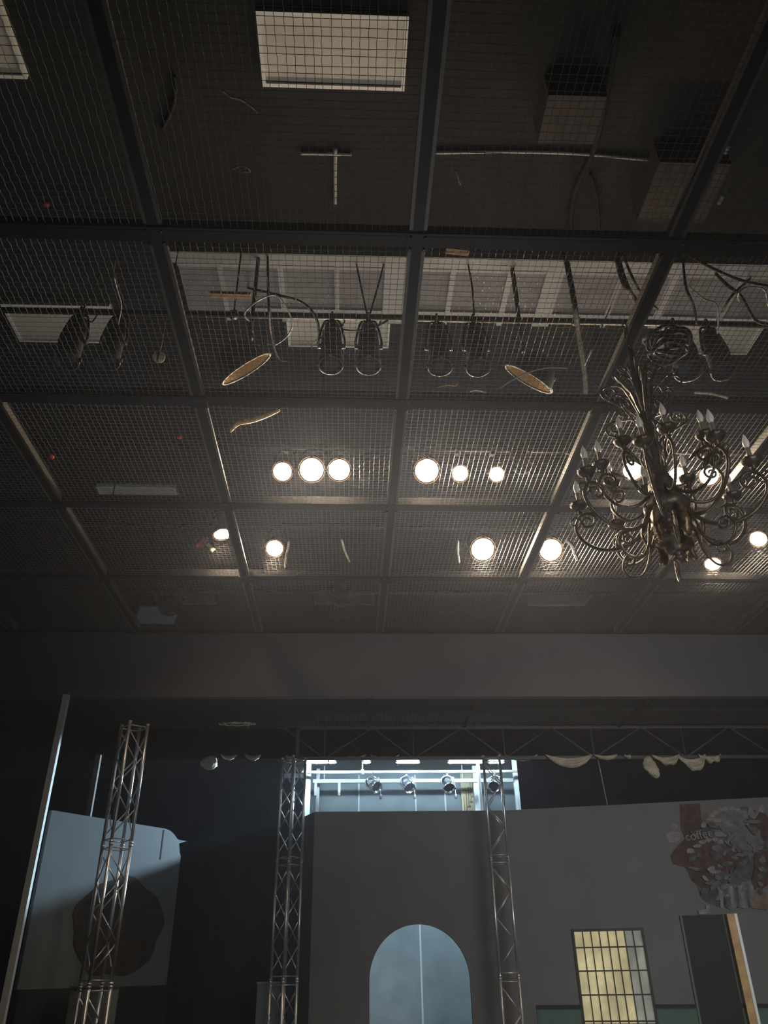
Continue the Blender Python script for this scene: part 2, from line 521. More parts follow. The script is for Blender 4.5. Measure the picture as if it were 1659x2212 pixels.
DOWN = (0, -0.12, -1)
for x, lb, r in ((150, 'black unlit spotlight hanging in front of the left ceiling panel', .085),
                 (238, 'black unlit spotlight at the right end of the left ceiling panel', .08),
                 (715, 'left of two black unlit spotlights in front of the centre ceiling panel', .085),
                 (797, 'right of two black unlit spotlights in front of the centre ceiling panel', .085),
                 (952, 'left of two dim unlit spotlights just right of the middle beam', .085),
                 (1035, 'right of two dim unlit spotlights just right of the middle beam', .085),
                 (1495, 'larger black unlit spotlight in front of the right ceiling panel', .10),
                 (1572, 'black unlit spotlight at the right end of the right ceiling panel', .085)):
    p = atZ(x, 735, 6.45)
    spotlight((p.x, P1Y, P1Z), (p.x, P1Y - .03, 6.50), DOWN, r * 1.12, lb, False, 'unlit spotlights on the nearest pipe', long=1.3)

LIT = [  # x, y in the photograph, lens radius, lens height, aim, pipe, label
    (610, 1019, .098, 6.4, (-.05, -.75, -.7), 2, 'leftmost lit lamp of the nearer row, left of three in a cluster'),
    (673, 1015, .125, 6.4, (0, -.75, -.7), 2, 'largest lit lamp of the nearer row, middle of the cluster of three'),
    (733, 1015, .112, 6.4, (0, -.75, -.7), 2, 'lit lamp at the right of the cluster of three'),
    (922, 1017, .125, 6.4, (0, -.75, -.7), 2, 'orange-rimmed lit lamp just right of the middle beam, nearer row'),
    (994, 1023, .085, 6.4, (-.1, -.72, -.7), 2, 'small lit lamp between the orange-rimmed lamp and the barn-door lamp'),
    (1073, 1025, .08, 6.4, (-.1, -.7, -.7), 2, 'small lit lamp nearest the chandelier on its left, nearer row'),
    (1367, 1017, .10, 6.4, (-.3, -.7, -.7), 2, 'lit lamp glaring through the left of the chandelier arms'),
    (1465, 1028, .095, 6.4, (-.3, -.7, -.7), 2, 'lit lamp just right of the chandelier shaft'),
    (1532, 1028, .10, 6.4, (-.3, -.7, -.7), 2, 'lit lamp glaring through the right of the chandelier arms'),
    (480, 1155, .10, 6.4, (.25, -.15, -1), 3, 'flattened lit lamp left of the second long beam, farther row'),
    (593, 1185, .105, 6.4, (0, -.75, -.7), 3, 'lit lamp just right of the second long beam, farther row'),
    (1043, 1187, .145, 6.4, (0, -.75, -.7), 3, 'biggest lit lamp of the farther row, left of the fourth long beam'),
    (1190, 1188, .14, 6.4, (-.05, -.75, -.7), 3, 'lit lamp just right of the fourth long beam, left of the chandelier'),
    (1540, 1219, .10, 6.3, (-.3, -.4, -.9), 3, 'lit lamp under the chandelier at its lower right'),
    (1638, 1165, .10, 6.4, (-.6, -.5, -.8), 3, 'lit lamp at the right edge of the picture')]
for x, y, r, z, d, pn, lb in LIT:
    lens = atZ(x, y, z)
    dd = V(d).normalized()
    piv = lens - dd * 0.2
    py, pz = ((P2Y, P2Z), (P3Y, P3Z))[pn - 2]
    spotlight((piv.x, py, pz), piv, dd, r, lb, True, 'lit warm stage lamps')
# unlit ones beside them
for x, y, z, d, pn, lb in ((437, 1178, 6.45, (.8, -.2, -.6), 3, 'dark lamp with red and cream gel left of the flattened lit lamp'),
                           (1130, 1010, 6.5, (0, -.2, -1), 2, 'dark lamp hanging right of the small lit lamps of the nearer row'),
                           (365, 1308, 6.45, (0, -.6, -.8), 4, 'round dark lamp at far left beyond the last bright row'),
                           (735, 1300, 6.5, (0, -.4, -.9), 4, 'dark lamp in front of the dim panel at the far centre')):
    lens = atZ(x, y, z); dd = V(d).normalized(); piv = lens - dd * .2
    if pn == 4: py, pz = 11.5, 6.9
    else: py, pz = ((P2Y, P2Z), (P3Y, P3Z))[pn - 2]
    dk = spotlight((piv.x, py, pz), piv, dd, .16 if x == 365 else .09, lb, False, 'dark lamps among the lit rows')
    if x == 437: gel_lamp = dk
pipe(11.5, 6.9, -4.8, 7, 'black lighting pipe beyond the header wall line')

# coloured gels hanging on the dark lamp at left
for gx, gy, w, h, an, m, lb in ((435, 1172, .035, .16, .7, 'gel_red', 'red colour gel'), (455, 1183, .055, .13, -.8, 'gel_cream', 'cream colour gel')):
    q = atZ(gx, gy, 6.33) - gel_lamp.location
    g = obj('gel_sheet', MB().box(q, (w, .015, h), Matrix.Rotation(an, 3, 'Y')), m, gel_lamp)
    g['label'] = lb
    obj('gel_frame', MB().box(q + V((.03 if an > 0 else -.04, 0, 0)), (.012, .02, h), Matrix.Rotation(an, 3, 'Y')), 'fixture_black', g)

# large scoop floodlights above the tile bay
def scoop(x, y, z, d, r, label):
    c = atZ(x, y, z)
    t = thing('scoop_floodlight', label, 'floodlight', c)
    A = aim(d)
    prof = [(r * .2, r * 1.1), (r * .42, r * 1.02), (r * .7, r * .75), (r * .9, r * .38), (r, 0.0), (r * .98, 0.0), (r * .88, r * .36), (r * .68, r * .72), (r * .4, r * .98), (0.01, r * 1.02)]
    obj('reflector_shell', MB().lathe([(.005, r * 1.12)] + prof[:5], 28, A, cap=False), 'fixture_black', t)
    obj('reflector_bowl', MB().lathe([(r * .99, -0.002)] + prof[5:], 28, A, cap=False), 'scoop_inner', t)
    ring = [A @ V((r * 1.02 * math.cos(q * PI / 16), r * 1.02 * math.sin(q * PI / 16), 0)) for q in range(32)]
    obj('rim', MB().tube(ring, 0.014, 6, True), 'fixture_black', t)
    obj('yoke', MB().tube(bez([A @ V((r * 1.08, 0, r * .3)), A @ V((r * 1.1, 0, r * .8)), V((0, .05, r * 1.5)), A @ V((-r * 1.1, 0, r * .8)), A @ V((-r * 1.08, 0, r * .3))], 6), 0.014, 6), 'fixture_black', t)
    obj('hanging_rod', MB().tube([(0, .05, r * 1.5 - .02), (0, .05, ZC - c.z)], 0.02, 8), 'fixture_black', t)
    return t
scoop(532, 796, 6.5, (.55, .46, -.70), .26, 'big dark scoop floodlight left of centre with its lower right bowl lit gold')
scoop(1142, 818, 6.5, (-.5, .48, -.70), .25, 'big dark scoop floodlight right of centre with its lower left bowl lit gold')

# cable loops and hanging cables above the grid
def cable(pts, z, r, label, matn='cable_black', n=6, dz=None, name='hanging_cable'):
    if dz is None and z < 7.0 and r != .006: dz = [ZC - .005 - z] + [0] * (len(pts) - 1)
    if z >= 7.4 or (z >= 7.0 and dz is None): z, dz = ZC - .02, None
    if dz and dz[0]: dz[0] = ZC - .005 - z
    P = [atZ(x, y, z + (dz[i] if dz else 0)) for i, (x, y) in enumerate(pts)]
    return tag(obj(name, MB().tube(bez(P, 8), r, n), matn), label, 'cable')
cable([(548, 700), (528, 680), (560, 648), (600, 640), (630, 690), (625, 720), (598, 743), (575, 742)], 6.6, .007, 'pale thin cable loop left of the centre ceiling panel', 'cable_grey')
cable([(535, 622), (600, 637), (655, 655), (684, 690), (690, 735)], 6.7, .013, 'thick dark cable arching beside the centre ceiling panel')
cable([(578, 548), (580, 640), (585, 720), (600, 770), (620, 780)], 6.8, .012, 'dark cable dropping past the scoop floodlight left of centre')
cable([(768, 560), (780, 620), (792, 676)], 7.2, .009, 'dark cable dropping to the right centre spotlight from its left', dz=[1.0, .3, -.3])
cable([(832, 560), (816, 620), (800, 676)], 7.2, .009, 'dark cable dropping to the right centre spotlight from its right', dz=[1.0, .3, -.3])
cable([(738, 712), (775, 714), (810, 706), (838, 692)], 6.6, .01, 'dark cable slung between the two centre spotlights')
cable([(668, 760), (680, 738), (705, 728), (722, 742)], 6.55, .007, 'small dark cable loop below the left centre spotlight')
cable([(1010, 565), (1020, 620), (1024, 680)], 7.3, .009, 'dark cable dropping right of the middle beam', dz=[.85, 0, -.4])
cable([(1108, 570), (1118, 640), (1124, 700)], 7.3, .009, 'dark cable dropping near the right scoop floodlight', dz=[.85, 0, -.4])
cable([(1224, 560), (1238, 640), (1250, 720), (1262, 800), (1266, 860)], 6.9, .026, 'thick dark cable bundle hanging right of the right scoop floodlight')
cable([(1330, 540), (1345, 600), (1368, 645), (1395, 670)], 6.8, .03, 'thickest dark cable bundle sweeping towards the fourth long beam')
cable([(1345, 545), (1362, 590), (1390, 640), (1420, 668)], 6.9, .012, 'dark cable running beside the thickest cable bundle')
cable([(1265, 540), (1270, 620), (1282, 720), (1285, 800)], 7.0, .01, 'thin dark cable hanging left of the thickest cable bundle')
cable([(1478, 545), (1530, 575), (1600, 605), (1659, 618)], 6.5, .012, 'dark cable sweeping right from the fourth long beam')
cable([(1475, 560), (1482, 620), (1498, 660), (1505, 700)], 6.7, .012, 'dark cable dropping to the larger right spotlight')
cable([(1490, 620), (1520, 645), (1545, 655), (1552, 680), (1550, 720)], 6.55, .008, 'pale shiny cable curving over the right ceiling panel', 'cable_grey')
cable([(1545, 590), (1570, 615), (1600, 640), (1630, 690), (1659, 700)], 6.6, .016, 'thick dark cable slanting at the right edge above the panel')
cable([(1600, 655), (1594, 640), (1610, 622), (1650, 625), (1659, 660)], 6.5, .007, 'pale wire loop at the right edge above the panel', 'cable_grey')
cable([(1622, 600), (1580, 640), (1560, 675)], 6.9, .012, 'dark cable crossing the slanting cable at the right edge')
cable([(215, 590), (200, 630), (182, 665), (180, 700)], 6.7, .008, 'thin dark cable above the left unlit spotlight')
cable([(250, 560), (246, 590), (252, 620), (262, 660), (256, 700)], 6.6, .005, 'faint pale wire above the left ceiling panel', 'cable_grey')
cable([(1225, 795), (1180, 795), (1140, 805), (1105, 822), (1080, 838)], 6.012, .006, 'pale thin cable bowed in front of the right scoop floodlight', 'cable_grey')
cable([(1320, 660), (1290, 730), (1262, 790)], 6.4, .008, 'thin dark cable slanting down to the thick bundle')
cable([(350, 280), (372, 235), (380, 190), (376, 165)], 7.0, .02, 'dim dark conduit above the upper left grid')
cable([(1275, 375), (1290, 430), (1295, 500)], 7.0, .014, 'dim conduit above the upper right grid')
cable([(1230, 520), (1240, 420), (1290, 300), (1335, 60)], 7.4, .03, 'dark slanting pipe above the upper right grid')
cable([(725, 320), (724, 380), (724, 440)], 7.6, .018, 'pale upright conduit above the grid at the upper centre', 'cable_grey', 8)
cable([(648, 331), (700, 332), (760, 334)], 7.6, .018, 'pale level conduit above the grid at the upper centre', 'cable_grey', 8)
cable([(930, 330), (1100, 328), (1250, 332), (1400, 345)], 7.7, .016, 'long pale conduit above the upper right grid', 'cable_grey', 8)

cable([(638, 0), (637, 90), (637, 188)], 8.0, .012, 'dark upright cable crossing the top centre ceiling panel')
# pale board beyond the last grid row
bq = [atZ(x, y, 6.55) for x, y in ((302, 1312), (388, 1312), (376, 1348), (290, 1348))]
pb0 = thing('pale_board', 'small pale board beside the round dark lamp at far left', 'board', bq[0])
obj('board', MB().prism([p - bq[0] for p in bq], (0, 0, .03)), 'troffer_white', pb0)
for p in (bq[2], bq[3]):
    obj('hanger', MB().tube([p - bq[0] + V((0, 0, .02)), p - bq[0] + V((0, 0, ZC - 6.55))], .006, 6), 'fixture_black', pb0)
# coil of cable over the chandelier
co = MB()
c0 = atZ(1440, 728, 6.22)
for q in range(7):
    rr = .17 + random.uniform(-.03, .03)
    ox, oy, oz = random.uniform(-.03, .03), random.uniform(-.03, .03), .03 * q
    co.tube([(c0.x + ox + rr * math.cos(a * PI / 14), c0.y + oy + rr * .8 * math.sin(a * PI / 14), c0.z - .17 + oz + .02 * math.sin(a * .7 + q)) for a in range(28)], .014, 6, True)
tag(obj('cable_coil', co, 'cable_black'), 'black coil of heavy cable lying on the grid above the chandelier', 'cable')

# odds and ends lying on the grid
def scrap(name, x, y, z, dims, rot, m, label, cat):
    p = atZ(x, y, z)
    mb = MB()
    R = Matrix.Rotation(rot, 3, 'Z')
    mb.box((0, 0, 0), dims, R)
    mb.box(R @ V((0, dims[1] * .4, dims[2] * .6)), (dims[0] * .98, dims[1] * .18, dims[2] * .6), R)
    return tag(obj(name, mb, m, None, p), label, cat)
scrap('wooden_board', 498, 637, 6.55, (.34, .05, .03), .02, 'wood_orange', 'short orange wooden board lying above the grid left of centre', 'board')
tag(obj('hanging_bracket', MB().tube([atZ(487, 640, 6.55), atZ(487, 640, 7.0)], .008, 6).tube([atZ(487, 640, 7.0), atZ(487, 640, 8.19)], .006, 6), 'fixture_black'), 'thin black rod holding the orange wooden board', 'bracket')
scrap('wooden_tray', 988, 543, 6.02, (.17, .05, .02), .12, 'wood_orange', 'small brown wooden tray on the cross beam right of centre', 'tray')
ys = [atZ(x, y, 6.03) for x, y in ((498, 932), (515, 915), (545, 908), (575, 898), (604, 886))]
tag(obj('yellow_sheath', MB().tube(bez(ys, 6), [.012 + .012 * math.sin(PI * i / 24) for i in range(25)], 8), 'yellow_sheath'), 'frayed yellow cable sheath lying on the mesh above the left lamps', 'cable sheath')
dp = atZ(343, 770, 6.5)
dm = aim((0, -.7, -.7))
dt = thing('round_cap', 'small pale round disc with a dark bar above the left grid', 'disc', dp)
obj('disc', MB().lathe([(.001, .02), (.055, .018), (.06, 0), (.055, -.004), (.001, -.004)], 20, dm), 'cloth_cream', dt)
obj('bar', MB().box((0, -.02, -.01), (.018, .02, .13)), 'fixture_black', dt)
obj('stem', MB().tube([(0, .01, .02), (0, .01, ZC - dp.z)], .006, 6), 'fixture_black', dt)
def twig(pts, z, r, m, label, cat, name):
    P = [atZ(x, y, z) for x, y in pts]
    return tag(obj(name, MB().tube(bez(P, 5), r, 6), m), label, cat)
twig([(1222, 1168), (1235, 1180), (1240, 1195), (1246, 1210)], 6.006 + .014, .014, 'jamb_white', 'white strip of cloth tape dangling right of the second far lamp', 'tape scrap', 'tape_scrap')
twig([(624, 1170), (622, 1185), (618, 1200), (616, 1225)], 6.006 + .012, .012, 'cloth_cream', 'pale twisted tape strip right of the far lamp at left', 'tape scrap', 'tape_scrap')
twig([(738, 1165), (745, 1190), (755, 1213)], 6.006 + .012, .012, 'cloth_cream', 'dull pale tape strip between the far lamps', 'tape scrap', 'tape_scrap')
twig([(990, 1168), (989, 1190), (992, 1215)], 6.006 + .011, .011, 'jamb_white', 'broken white tape strip left of the biggest far lamp', 'tape scrap', 'tape_scrap')
twig([(945, 836), (965, 832), (985, 833), (988, 828)], 6.006 + .008, .008, 'wood_orange', 'orange scrap of wire on the mesh right of centre', 'wire scrap', 'wire_scrap')
twig([(1015, 845), (1030, 843), (1050, 847)], 6.006 + .009, .009, 'gel_cream', 'pale scrap on the mesh left of the right scoop floodlight', 'wire scrap', 'wire_scrap')
twig([(1500, 848), (1530, 850), (1560, 856), (1572, 860)], 6.006 + .012, .012, 'gel_cream', 'pale tangled scrap on the mesh above the chandelier', 'wire scrap', 'wire_scrap')
twig([(480, 195), (500, 210), (520, 215), (545, 232), (558, 243)], 6.006 + .008, .008, 'cable_grey', 'grey tangle of string on the mesh below the top ceiling panel', 'string', 'string_tangle')
twig([(503, 366), (520, 358), (536, 364), (540, 372), (525, 370)], 6.006 + .006, .006, 'cable_grey', 'small wire loop on the mesh at the upper left', 'wire scrap', 'wire_scrap')
twig([(985, 368), (990, 385), (995, 400)], 6.006 + .006, .006, 'cable_grey', 'thin bent wire on the mesh right of the middle beam', 'wire scrap', 'wire_scrap')
twig([(1565, 330), (1572, 318), (1574, 318)], 6.006 + .02, .02, 'cable_grey', 'pale lump beside the right long beam near the top', 'scrap', 'cloth_scrap')
twig([(1552, 440), (1560, 425), (1562, 422)], 6.006 + .018, .018, 'cable_grey', 'pale lump beside the right long beam farther from the top', 'scrap', 'cloth_scrap')
for x, y, lb in ((112, 987, 'small red plastic cap on the mesh at the far left'), (100, 440, 'small red scrap above the mesh at the upper left'), (388, 944, 'small red clip on the mesh left of the lit lamps')):
    tag(obj('plastic_cap', MB().lathe([(.02, -.012), (.024, -.008), (.024, .008), (.016, .012)], 10), 'gel_red', None, atZ(x, y, 6.017)), lb, 'cap')

# ================================================================== STAGE OPENING: soffit, black truss, border
SZ = 4.98
struct('trim_3', MB().box((1.0, 11.89, SZ + 0.05), (16.8, 1.6, 0.04)), 'deck_black', 'dark board over the stage opening')
sm = []
for lb, y in (('dark steel bar under the header wall, near the wall', 11.62), ('dark steel bar under the header wall, near the truss', 12.3)):
    tag(obj('soffit_bar', MB().box((4.4, y, SZ), (9.9, .05, .05)), 'steel_black'), lb, 'bar')
for lb, x in (('short dark bar under the header, left of the middle tower line', .30), ('short pale-edged bar under the header, right of centre', 1.85), ('short dark bar under the header above the right wing', 4.4)):
    tag(obj('soffit_bar', MB().box((x, 11.75, SZ - .012), (.045, 1.4, .05)), 'steel_black'), lb, 'bar')
# mesh strip in the soffit
ms = MB()
for j in range(150):
    x = -.5 + j * .066
    ms.tube([(x, 11.65, 0), (x, 12.28, 0)], .0028, 3, smooth=False)
for j in range(10):
    y = 11.67 + j * .066
    ms.tube([(-.55, y, 0.004), (9.3, y, 0.004)], .0028, 3, smooth=False)
tag(obj('wire_mesh_panel', ms, 'wire_steel', None, (0, 0, SZ - .03)), 'narrow wire mesh strip under the header wall above the black truss', 'wire mesh panel')

TY, TZ0, TZ1 = 12.52, 4.475, 4.96
jt = thing('roof_truss', 'black flat steel truss with slanting braces over the stage opening', 'truss', (0, TY, 0))
obj('top_chord', MB().box((4.2, 0, TZ1), (10.1, .05, .05)), 'steel_truss', jt)
obj('bottom_chord', MB().box((4.2, 0, TZ0), (10.1, .05, .05)), 'steel_truss', jt)
x = -.85
xa = [atY(px, 1573, TY).x for px in (615, 805, 1000, 1190, 1385, 1575)]
for q in range(len(xa)):
    b0 = xa[q] + .65
    obj('brace', MB().tube([(xa[q], 0, TZ1), (b0, 0, TZ0)], .013, 6), 'steel_truss', jt)
    if q < 5: obj('brace', MB().tube([(b0, 0, TZ0), (xa[q + 1], 0, TZ1)], .013, 6), 'steel_truss', jt)
    obj('post', MB().tube([(b0, 0, TZ0), (b0, 0, TZ1)], .009, 6), 'steel_truss', jt)
obj('end_post', MB().box((-.83, 0, (TZ0 + TZ1) / 2), (.05, .05, TZ1 - TZ0)), 'steel_truss', jt)

def drape(x0, x1, y, z0, z1, label, name='black_curtain', folds=None):
    mb = MB()
    n = max(12, int((x1 - x0) * 12))
    cols = []
    for i in range(n + 1):
        xx = x0 + (x1 - x0) * i / n
        cols.append((xx, y + .03 * math.sin(i * 1.9) + .015 * math.sin(i * .73)))
    vs = [(a, b, z) for z in (z0, z1) for a, b in cols] + [(a, b + .02, z) for z in (z0, z1) for a, b in cols]
    m = n + 1
    fs = [(i, i + 1, m + i + 1, m + i) for i in range(n)] + [(2 * m + i + 1, 2 * m + i, 3 * m + i, 3 * m + i + 1) for i in range(n)]
    fs += [(i, 2 * m + i, 2 * m + i + 1, i + 1) for i in range(n)] + [(m + i, m + i + 1, 3 * m + i + 1, 3 * m + i) for i in range(n)]
    mb.add(vs, fs, True)
    return tag(obj(name, mb, 'velour_black'), label, 'curtain')
drape(-4.2, 9.3, 12.68, 4.515, 5.0, 'long black border curtain hanging behind the black truss', 'border_curtain')
drape(2.98, 9.4, 14.0, 0.0, 5.05, 'black masking curtain right of the lit stage opening')
drape(-7.4, -.92, 16.75, 0.0, 5.05, 'black masking curtain left of the lit stage opening')

# ================================================================== BEHIND: lit back stage
BY = 17.2
struct('wall_back', MB().box((1.2, BY + .06, 2.8), (5.2, .12, 5.6)), 'back_wall')
struct('trim_9', MB().box((1.2, BY - .06, 5.42), (5.2, .11, .36)), 'stage_ceiling', 'dark band along the top of the back wall')
struct('trim_4', MB().box((1.2, 15.75, 5.63), (8.2, 3.0, .06)), 'stage_ceiling', 'low dark ceiling over the lit back stage')
for q, px in enumerate((775, 898, 962)):
    p = atY(px, 1735, BY)
    zl = 3.2 if px == 962 else 0
    struct('trim_%d' % (5 + q), MB().box((p.x, BY - .01, (zl + 5.2) / 2), (.035, .03, 5.2 - zl)), 'jamb_white', 'narrow pale seam batten on the back wall')
# seam seen through the arch
# jambs of the back stage
for q, (px, Y, w, d, z0, lb) in enumerate(((663, 15.55, .13, .12, 2.2, 'broad pale post at the left edge of the lit back stage'),
                                          (686, 16.6, .07, .10, 2.2, 'thin pale post behind the broad one at left'),
                                          (1032, 16.4, .16, .10, 0, 'pale post right of the yellow doorway strip'),
                                          (1037, 15.0, .05, .05, 0, 'thin pale post beside the right truss tower'),
                                          (1118, 15.6, .10, .10, 0, 'pale post between right tower and the edge'),
                                          (1177, 14.4, .07, .08, 0, 'pale post at the right edge of the lit back stage'))):
    p = atY(px, 1715, Y)
    mb = MB().box((p.x, Y, (z0 + 5.2) / 2 if z0 == 0 else 2.6), (w, d, 5.2))
    mb.box((p.x, Y - d / 2 - .008, 2.6), (w * .6, .016, 5.18))
    tag(obj('wall_post', mb, 'jamb_white'), lb, 'post')
yd = atY(1012, 1725, BY - .1)
yt = thing('doorway_strip', 'tall pale yellow strip with a rust coloured stair behind the right tower', 'doorway', (yd.x, BY - .1, 0))
obj('panel', MB().box((0, 0, 2.6), (.30, .04, 5.2)), 'door_yellow', yt)
st = MB()
for q in range(5):
    st.box((-.10 + q * .05, -.035, 4.32 + q * .1), (.06, .03, .03))
    st.box((-.10 + q * .05, -.035, 4.52 + q * .1), (.012, .02, .40))
st.box((0, -.03, 4.85), (.26, .02, .03))
obj('stair', st, 'stair_rust', yt)

# stage pipe and white batten with chrome cans
PY = 15.3
pz = atY(920, 1667, PY).z
x0, x1 = atY(650, 1667, PY).x, atY(1176, 1667, PY).x
pp = thing('stage_pipe', 'bright white lighting pipe across the lit back stage', 'pipe', (0, PY, pz))
obj('tube', MB().tube([(x0, 0, 0), (x1 + .1, 0, 0)], .028, 10), 'batten_white', pp)
for px in (659, 783, 1147):
    hx = atY(px, 1660, PY).x
    obj('hanger', MB().tube([(hx, 0, 0), (hx, 0, 5.57 - pz)], .014, 6), 'batten_white', pp)
    obj('pipe_clamp', MB().lathe([(.05, -.03), (.05, .03)], 10, Matrix.Translation((hx, 0, 0)) @ Matrix.Rotation(PI / 2, 4, 'Y')), 'batten_white', pp)
bz = atY(850, 1687, 16.3).z
bt = thing('wall_batten', 'white batten rail behind the bright lighting pipe', 'rail', (0, 16.3, bz))
bx0, bx1 = atY(676, 1687, 16.3).x, atY(1112, 1687, 16.3).x
obj('rail', MB().box(((bx0 + bx1) / 2, 0, 0), (bx1 - bx0, .06, .07)), 'batten_white', bt)
for px in (682, 733):
    q = atY(px, 1695, 16.3)
    obj('bracket', MB().box((q.x, 0, -.14), (.05, .05, .28)), 'batten_white', bt)
for px in (700, 1000):
    q = atY(px, 1695, 16.3)
    obj('hanger', MB().tube([(q.x, 0, 0), (q.x, 0, 5.2 - bz)], .012, 6), 'batten_white', bt)

def par_can(px, label, d):
    x = atY(px, 1680, PY).x
    t = thing('par_can', label, 'stage light', (x, PY, pz), 0, 'chrome cans on the white stage pipe')
    c = V((0, -.02, -.24))
    A = Matrix.Translation(c) @ aim(d)
    r = .10
    b = obj('can', MB().lathe([(r * .35, .17), (r * .7, .16), (r * .95, .10), (r, .0), (r, -.12), (r * 1.12, -.125), (r * 1.12, -.15), (r, -.15), (r * .96, -.10)], 20, A), 'chrome', t)
    obj('lens', MB().lathe([(r * .95, -.10), (r * .6, -.115), (.005, -.12)], 20, A), 'lens_dark', t)
    e = MB()
    for q in range(4):
        e.box(A @ V((r * 1.15 * math.cos(q * PI / 2), r * 1.15 * math.sin(q * PI / 2), -.14)), (.03, .03, .02), A.to_3x3())
    obj('gel_clip', e, 'chrome', b)
    ax = A.to_3x3() @ V((1, 0, 0)); ax.z = 0; ax.normalize()
    obj('yoke', MB().tube(bez([c + ax * .12, c + ax * .125 + V((0, 0, .1)), V((0, 0, -.075)), c - ax * .125 + V((0, 0, .1)), c - ax * .12], 6), .011, 6), 'chrome', t)
    k = MB().box((0, 0, -.065), (.035, .04, .04)); k.tube([(0, .04 * math.cos(q * PI / 9), .04 * math.sin(q * PI / 9)) for q in range(-7, 12)], .009, 6)
    obj('clamp', k, 'chrome', t)
    tail = obj('power_cord', MB().tube(bez([A @ V((0, 0, .165)), (.07, .06, -.15), (.12, .05, -.09), (.14, .04, -.2), (.15, .02, -.42)], 6), .008, 5), 'cable_grey', t)
    obj('plug', MB().lathe([(.012, 0), (.024, -.03), (.024, -.09), (.012, -.1)], 8, Matrix.Translation((.15, .02, -.40))), 'fixture_grey', tail)
    return t
par_can(805, 'leftmost chrome can on the white stage pipe, turned right', (.55, -.7, -.45))
par_can(878, 'second chrome can from the left on the white stage pipe', (.35, -.75, -.6))
par_can(966, 'third chrome can from the left, nearest left of the right tower', (.12, -.75, -.65))
par_can(1068, 'chrome can half hidden behind the right truss tower', (-.3, -.8, -.5))
par_can(1147, 'rightmost chrome can, facing out with a brown lens', (-.05, -.98, -.15))

# cold tube lights
def tube_light(px0, px1, Y, label, py=1644):
    a, b = atY(px0, py, Y), atY(px1, py, Y)
    L = b.x - a.x
    t = thing('tube_light', label, 'tube light', ((a.x + b.x) / 2, Y, a.z + .075), 0, 'cold tube lights over the back stage')
    obj('housing', MB().box((0, 0, -.02), (L + .06, .14, .05)), 'jamb_white', t)
    obj('hanger', MB().tube([(0, 0, 0), (0, 0, 5.6 - a.z - .075)], .008, 6), 'jamb_white', t)
    obj('tube', MB().tube([(-L / 2, 0, -.075), (L / 2, 0, -.075)], .045, 10), 'tube_lit', t)
    for sx in (-1, 1):
        obj('end_cap', MB().box((sx * (L / 2 + .012), 0, -.06), (.03, .08, .09)), 'jamb_white', t)
for a, b, Y, lb in ((662, 708, 14.95, 'long glaring white tube light at the left of the stage opening'),
                    (712, 724, 14.95, 'short white tube light right of the left glaring one'),
                    (786, 798, 14.95, 'tiny white tube light between the left and middle tubes'),
                    (858, 888, 14.95, 'glaring white tube light at the middle of the opening'),
                    (890, 904, 14.95, 'thin white tube light just right of the middle one'),
                    (970, 1040, 14.95, 'longest glaring white tube light right of the middle'),
                    (1057, 1086, 14.95, 'white tube light above the right truss tower'),
                    (1160, 1171, 14.95, 'small white tube light at the right edge of the opening')):
    tube_light(a, b, Y, lb)

# cream cloth swags tucked along the border
def swag(px0, px1, drop, label, Y=12.485, py=1638, lump=0.0):
    a, b = atY(px0, py, Y), atY(px1, py, Y)
    n, m = 30, 26
    vs = []
    for j in range(m + 1):
        v = j / m
        for i in range(n + 1):
            u = i / n
            sag = (4 * u * (1 - u)) ** .95
            pl = math.sin(v * PI * 5 + 2.2 * math.sin(3 * u + lump)) * sag
            z = a.z + .05 - .3 * (drop + .05) * sag * (1 - v) - (drop + .05) * sag * v ** .9 - .01 * v + lump * .022 * math.sin(17 * u + 5 * v) * v + .006 * pl
            y = -.012 - .030 * (1 + pl) * (.3 + v) - .05 * sag * v
            vs.append((a.x + (b.x - a.x) * u + .015 * math.sin(8 * v) * sag, Y + y * (1 if j else 0), z))
    fs = [(j * (n + 1) + i, j * (n + 1) + i + 1, (j + 1) * (n + 1) + i + 1, (j + 1) * (n + 1) + i) for j in range(m) for i in range(n)]
    o = obj('cloth_swag', MB().add(vs, fs, True), 'cloth_cream')
    so = o.modifiers.new('thick', 'SOLIDIFY'); so.thickness = .008
    return tag(o, label, 'cloth', 'cream cloth swags under the border')
swag(1178, 1278, .15, 'wide cream cloth swag just right of the lit opening')
swag(1282, 1332, .03, 'thin cream cloth swag right of the wide one')
swag(1348, 1360, .01, 'tiny cream cloth corner between the right swags')
swag(1408, 1466, .11, 'cream cloth swag left of the double drape at far right', lump=.5)
swag(1462, 1522, .20, 'deep cream cloth swag at far right', lump=.6)
swag(1508, 1556, .07, 'ragged cream cloth end at the far right', lump=1.0)
swag(478, 512, .03, 'thin cream cloth strip beside the bundled cloth at left', Y=12.655)
swag(530, 564, .04, 'thin cream cloth strip left of the middle tower', Y=12.655)
swag(618, 634, .02, 'small cream cloth scrap above the middle tower', py=1640)
swag(800, 862, .03, 'cream cloth strip behind the bottom of the truss, centre', Y=12.75)
swag(1092, 1160, .05, 'cream cloth swag at the right of the lit opening', Y=12.75)
swag(727, 790, .03, 'cream cloth strip between the tubes at left', Y=12.75)
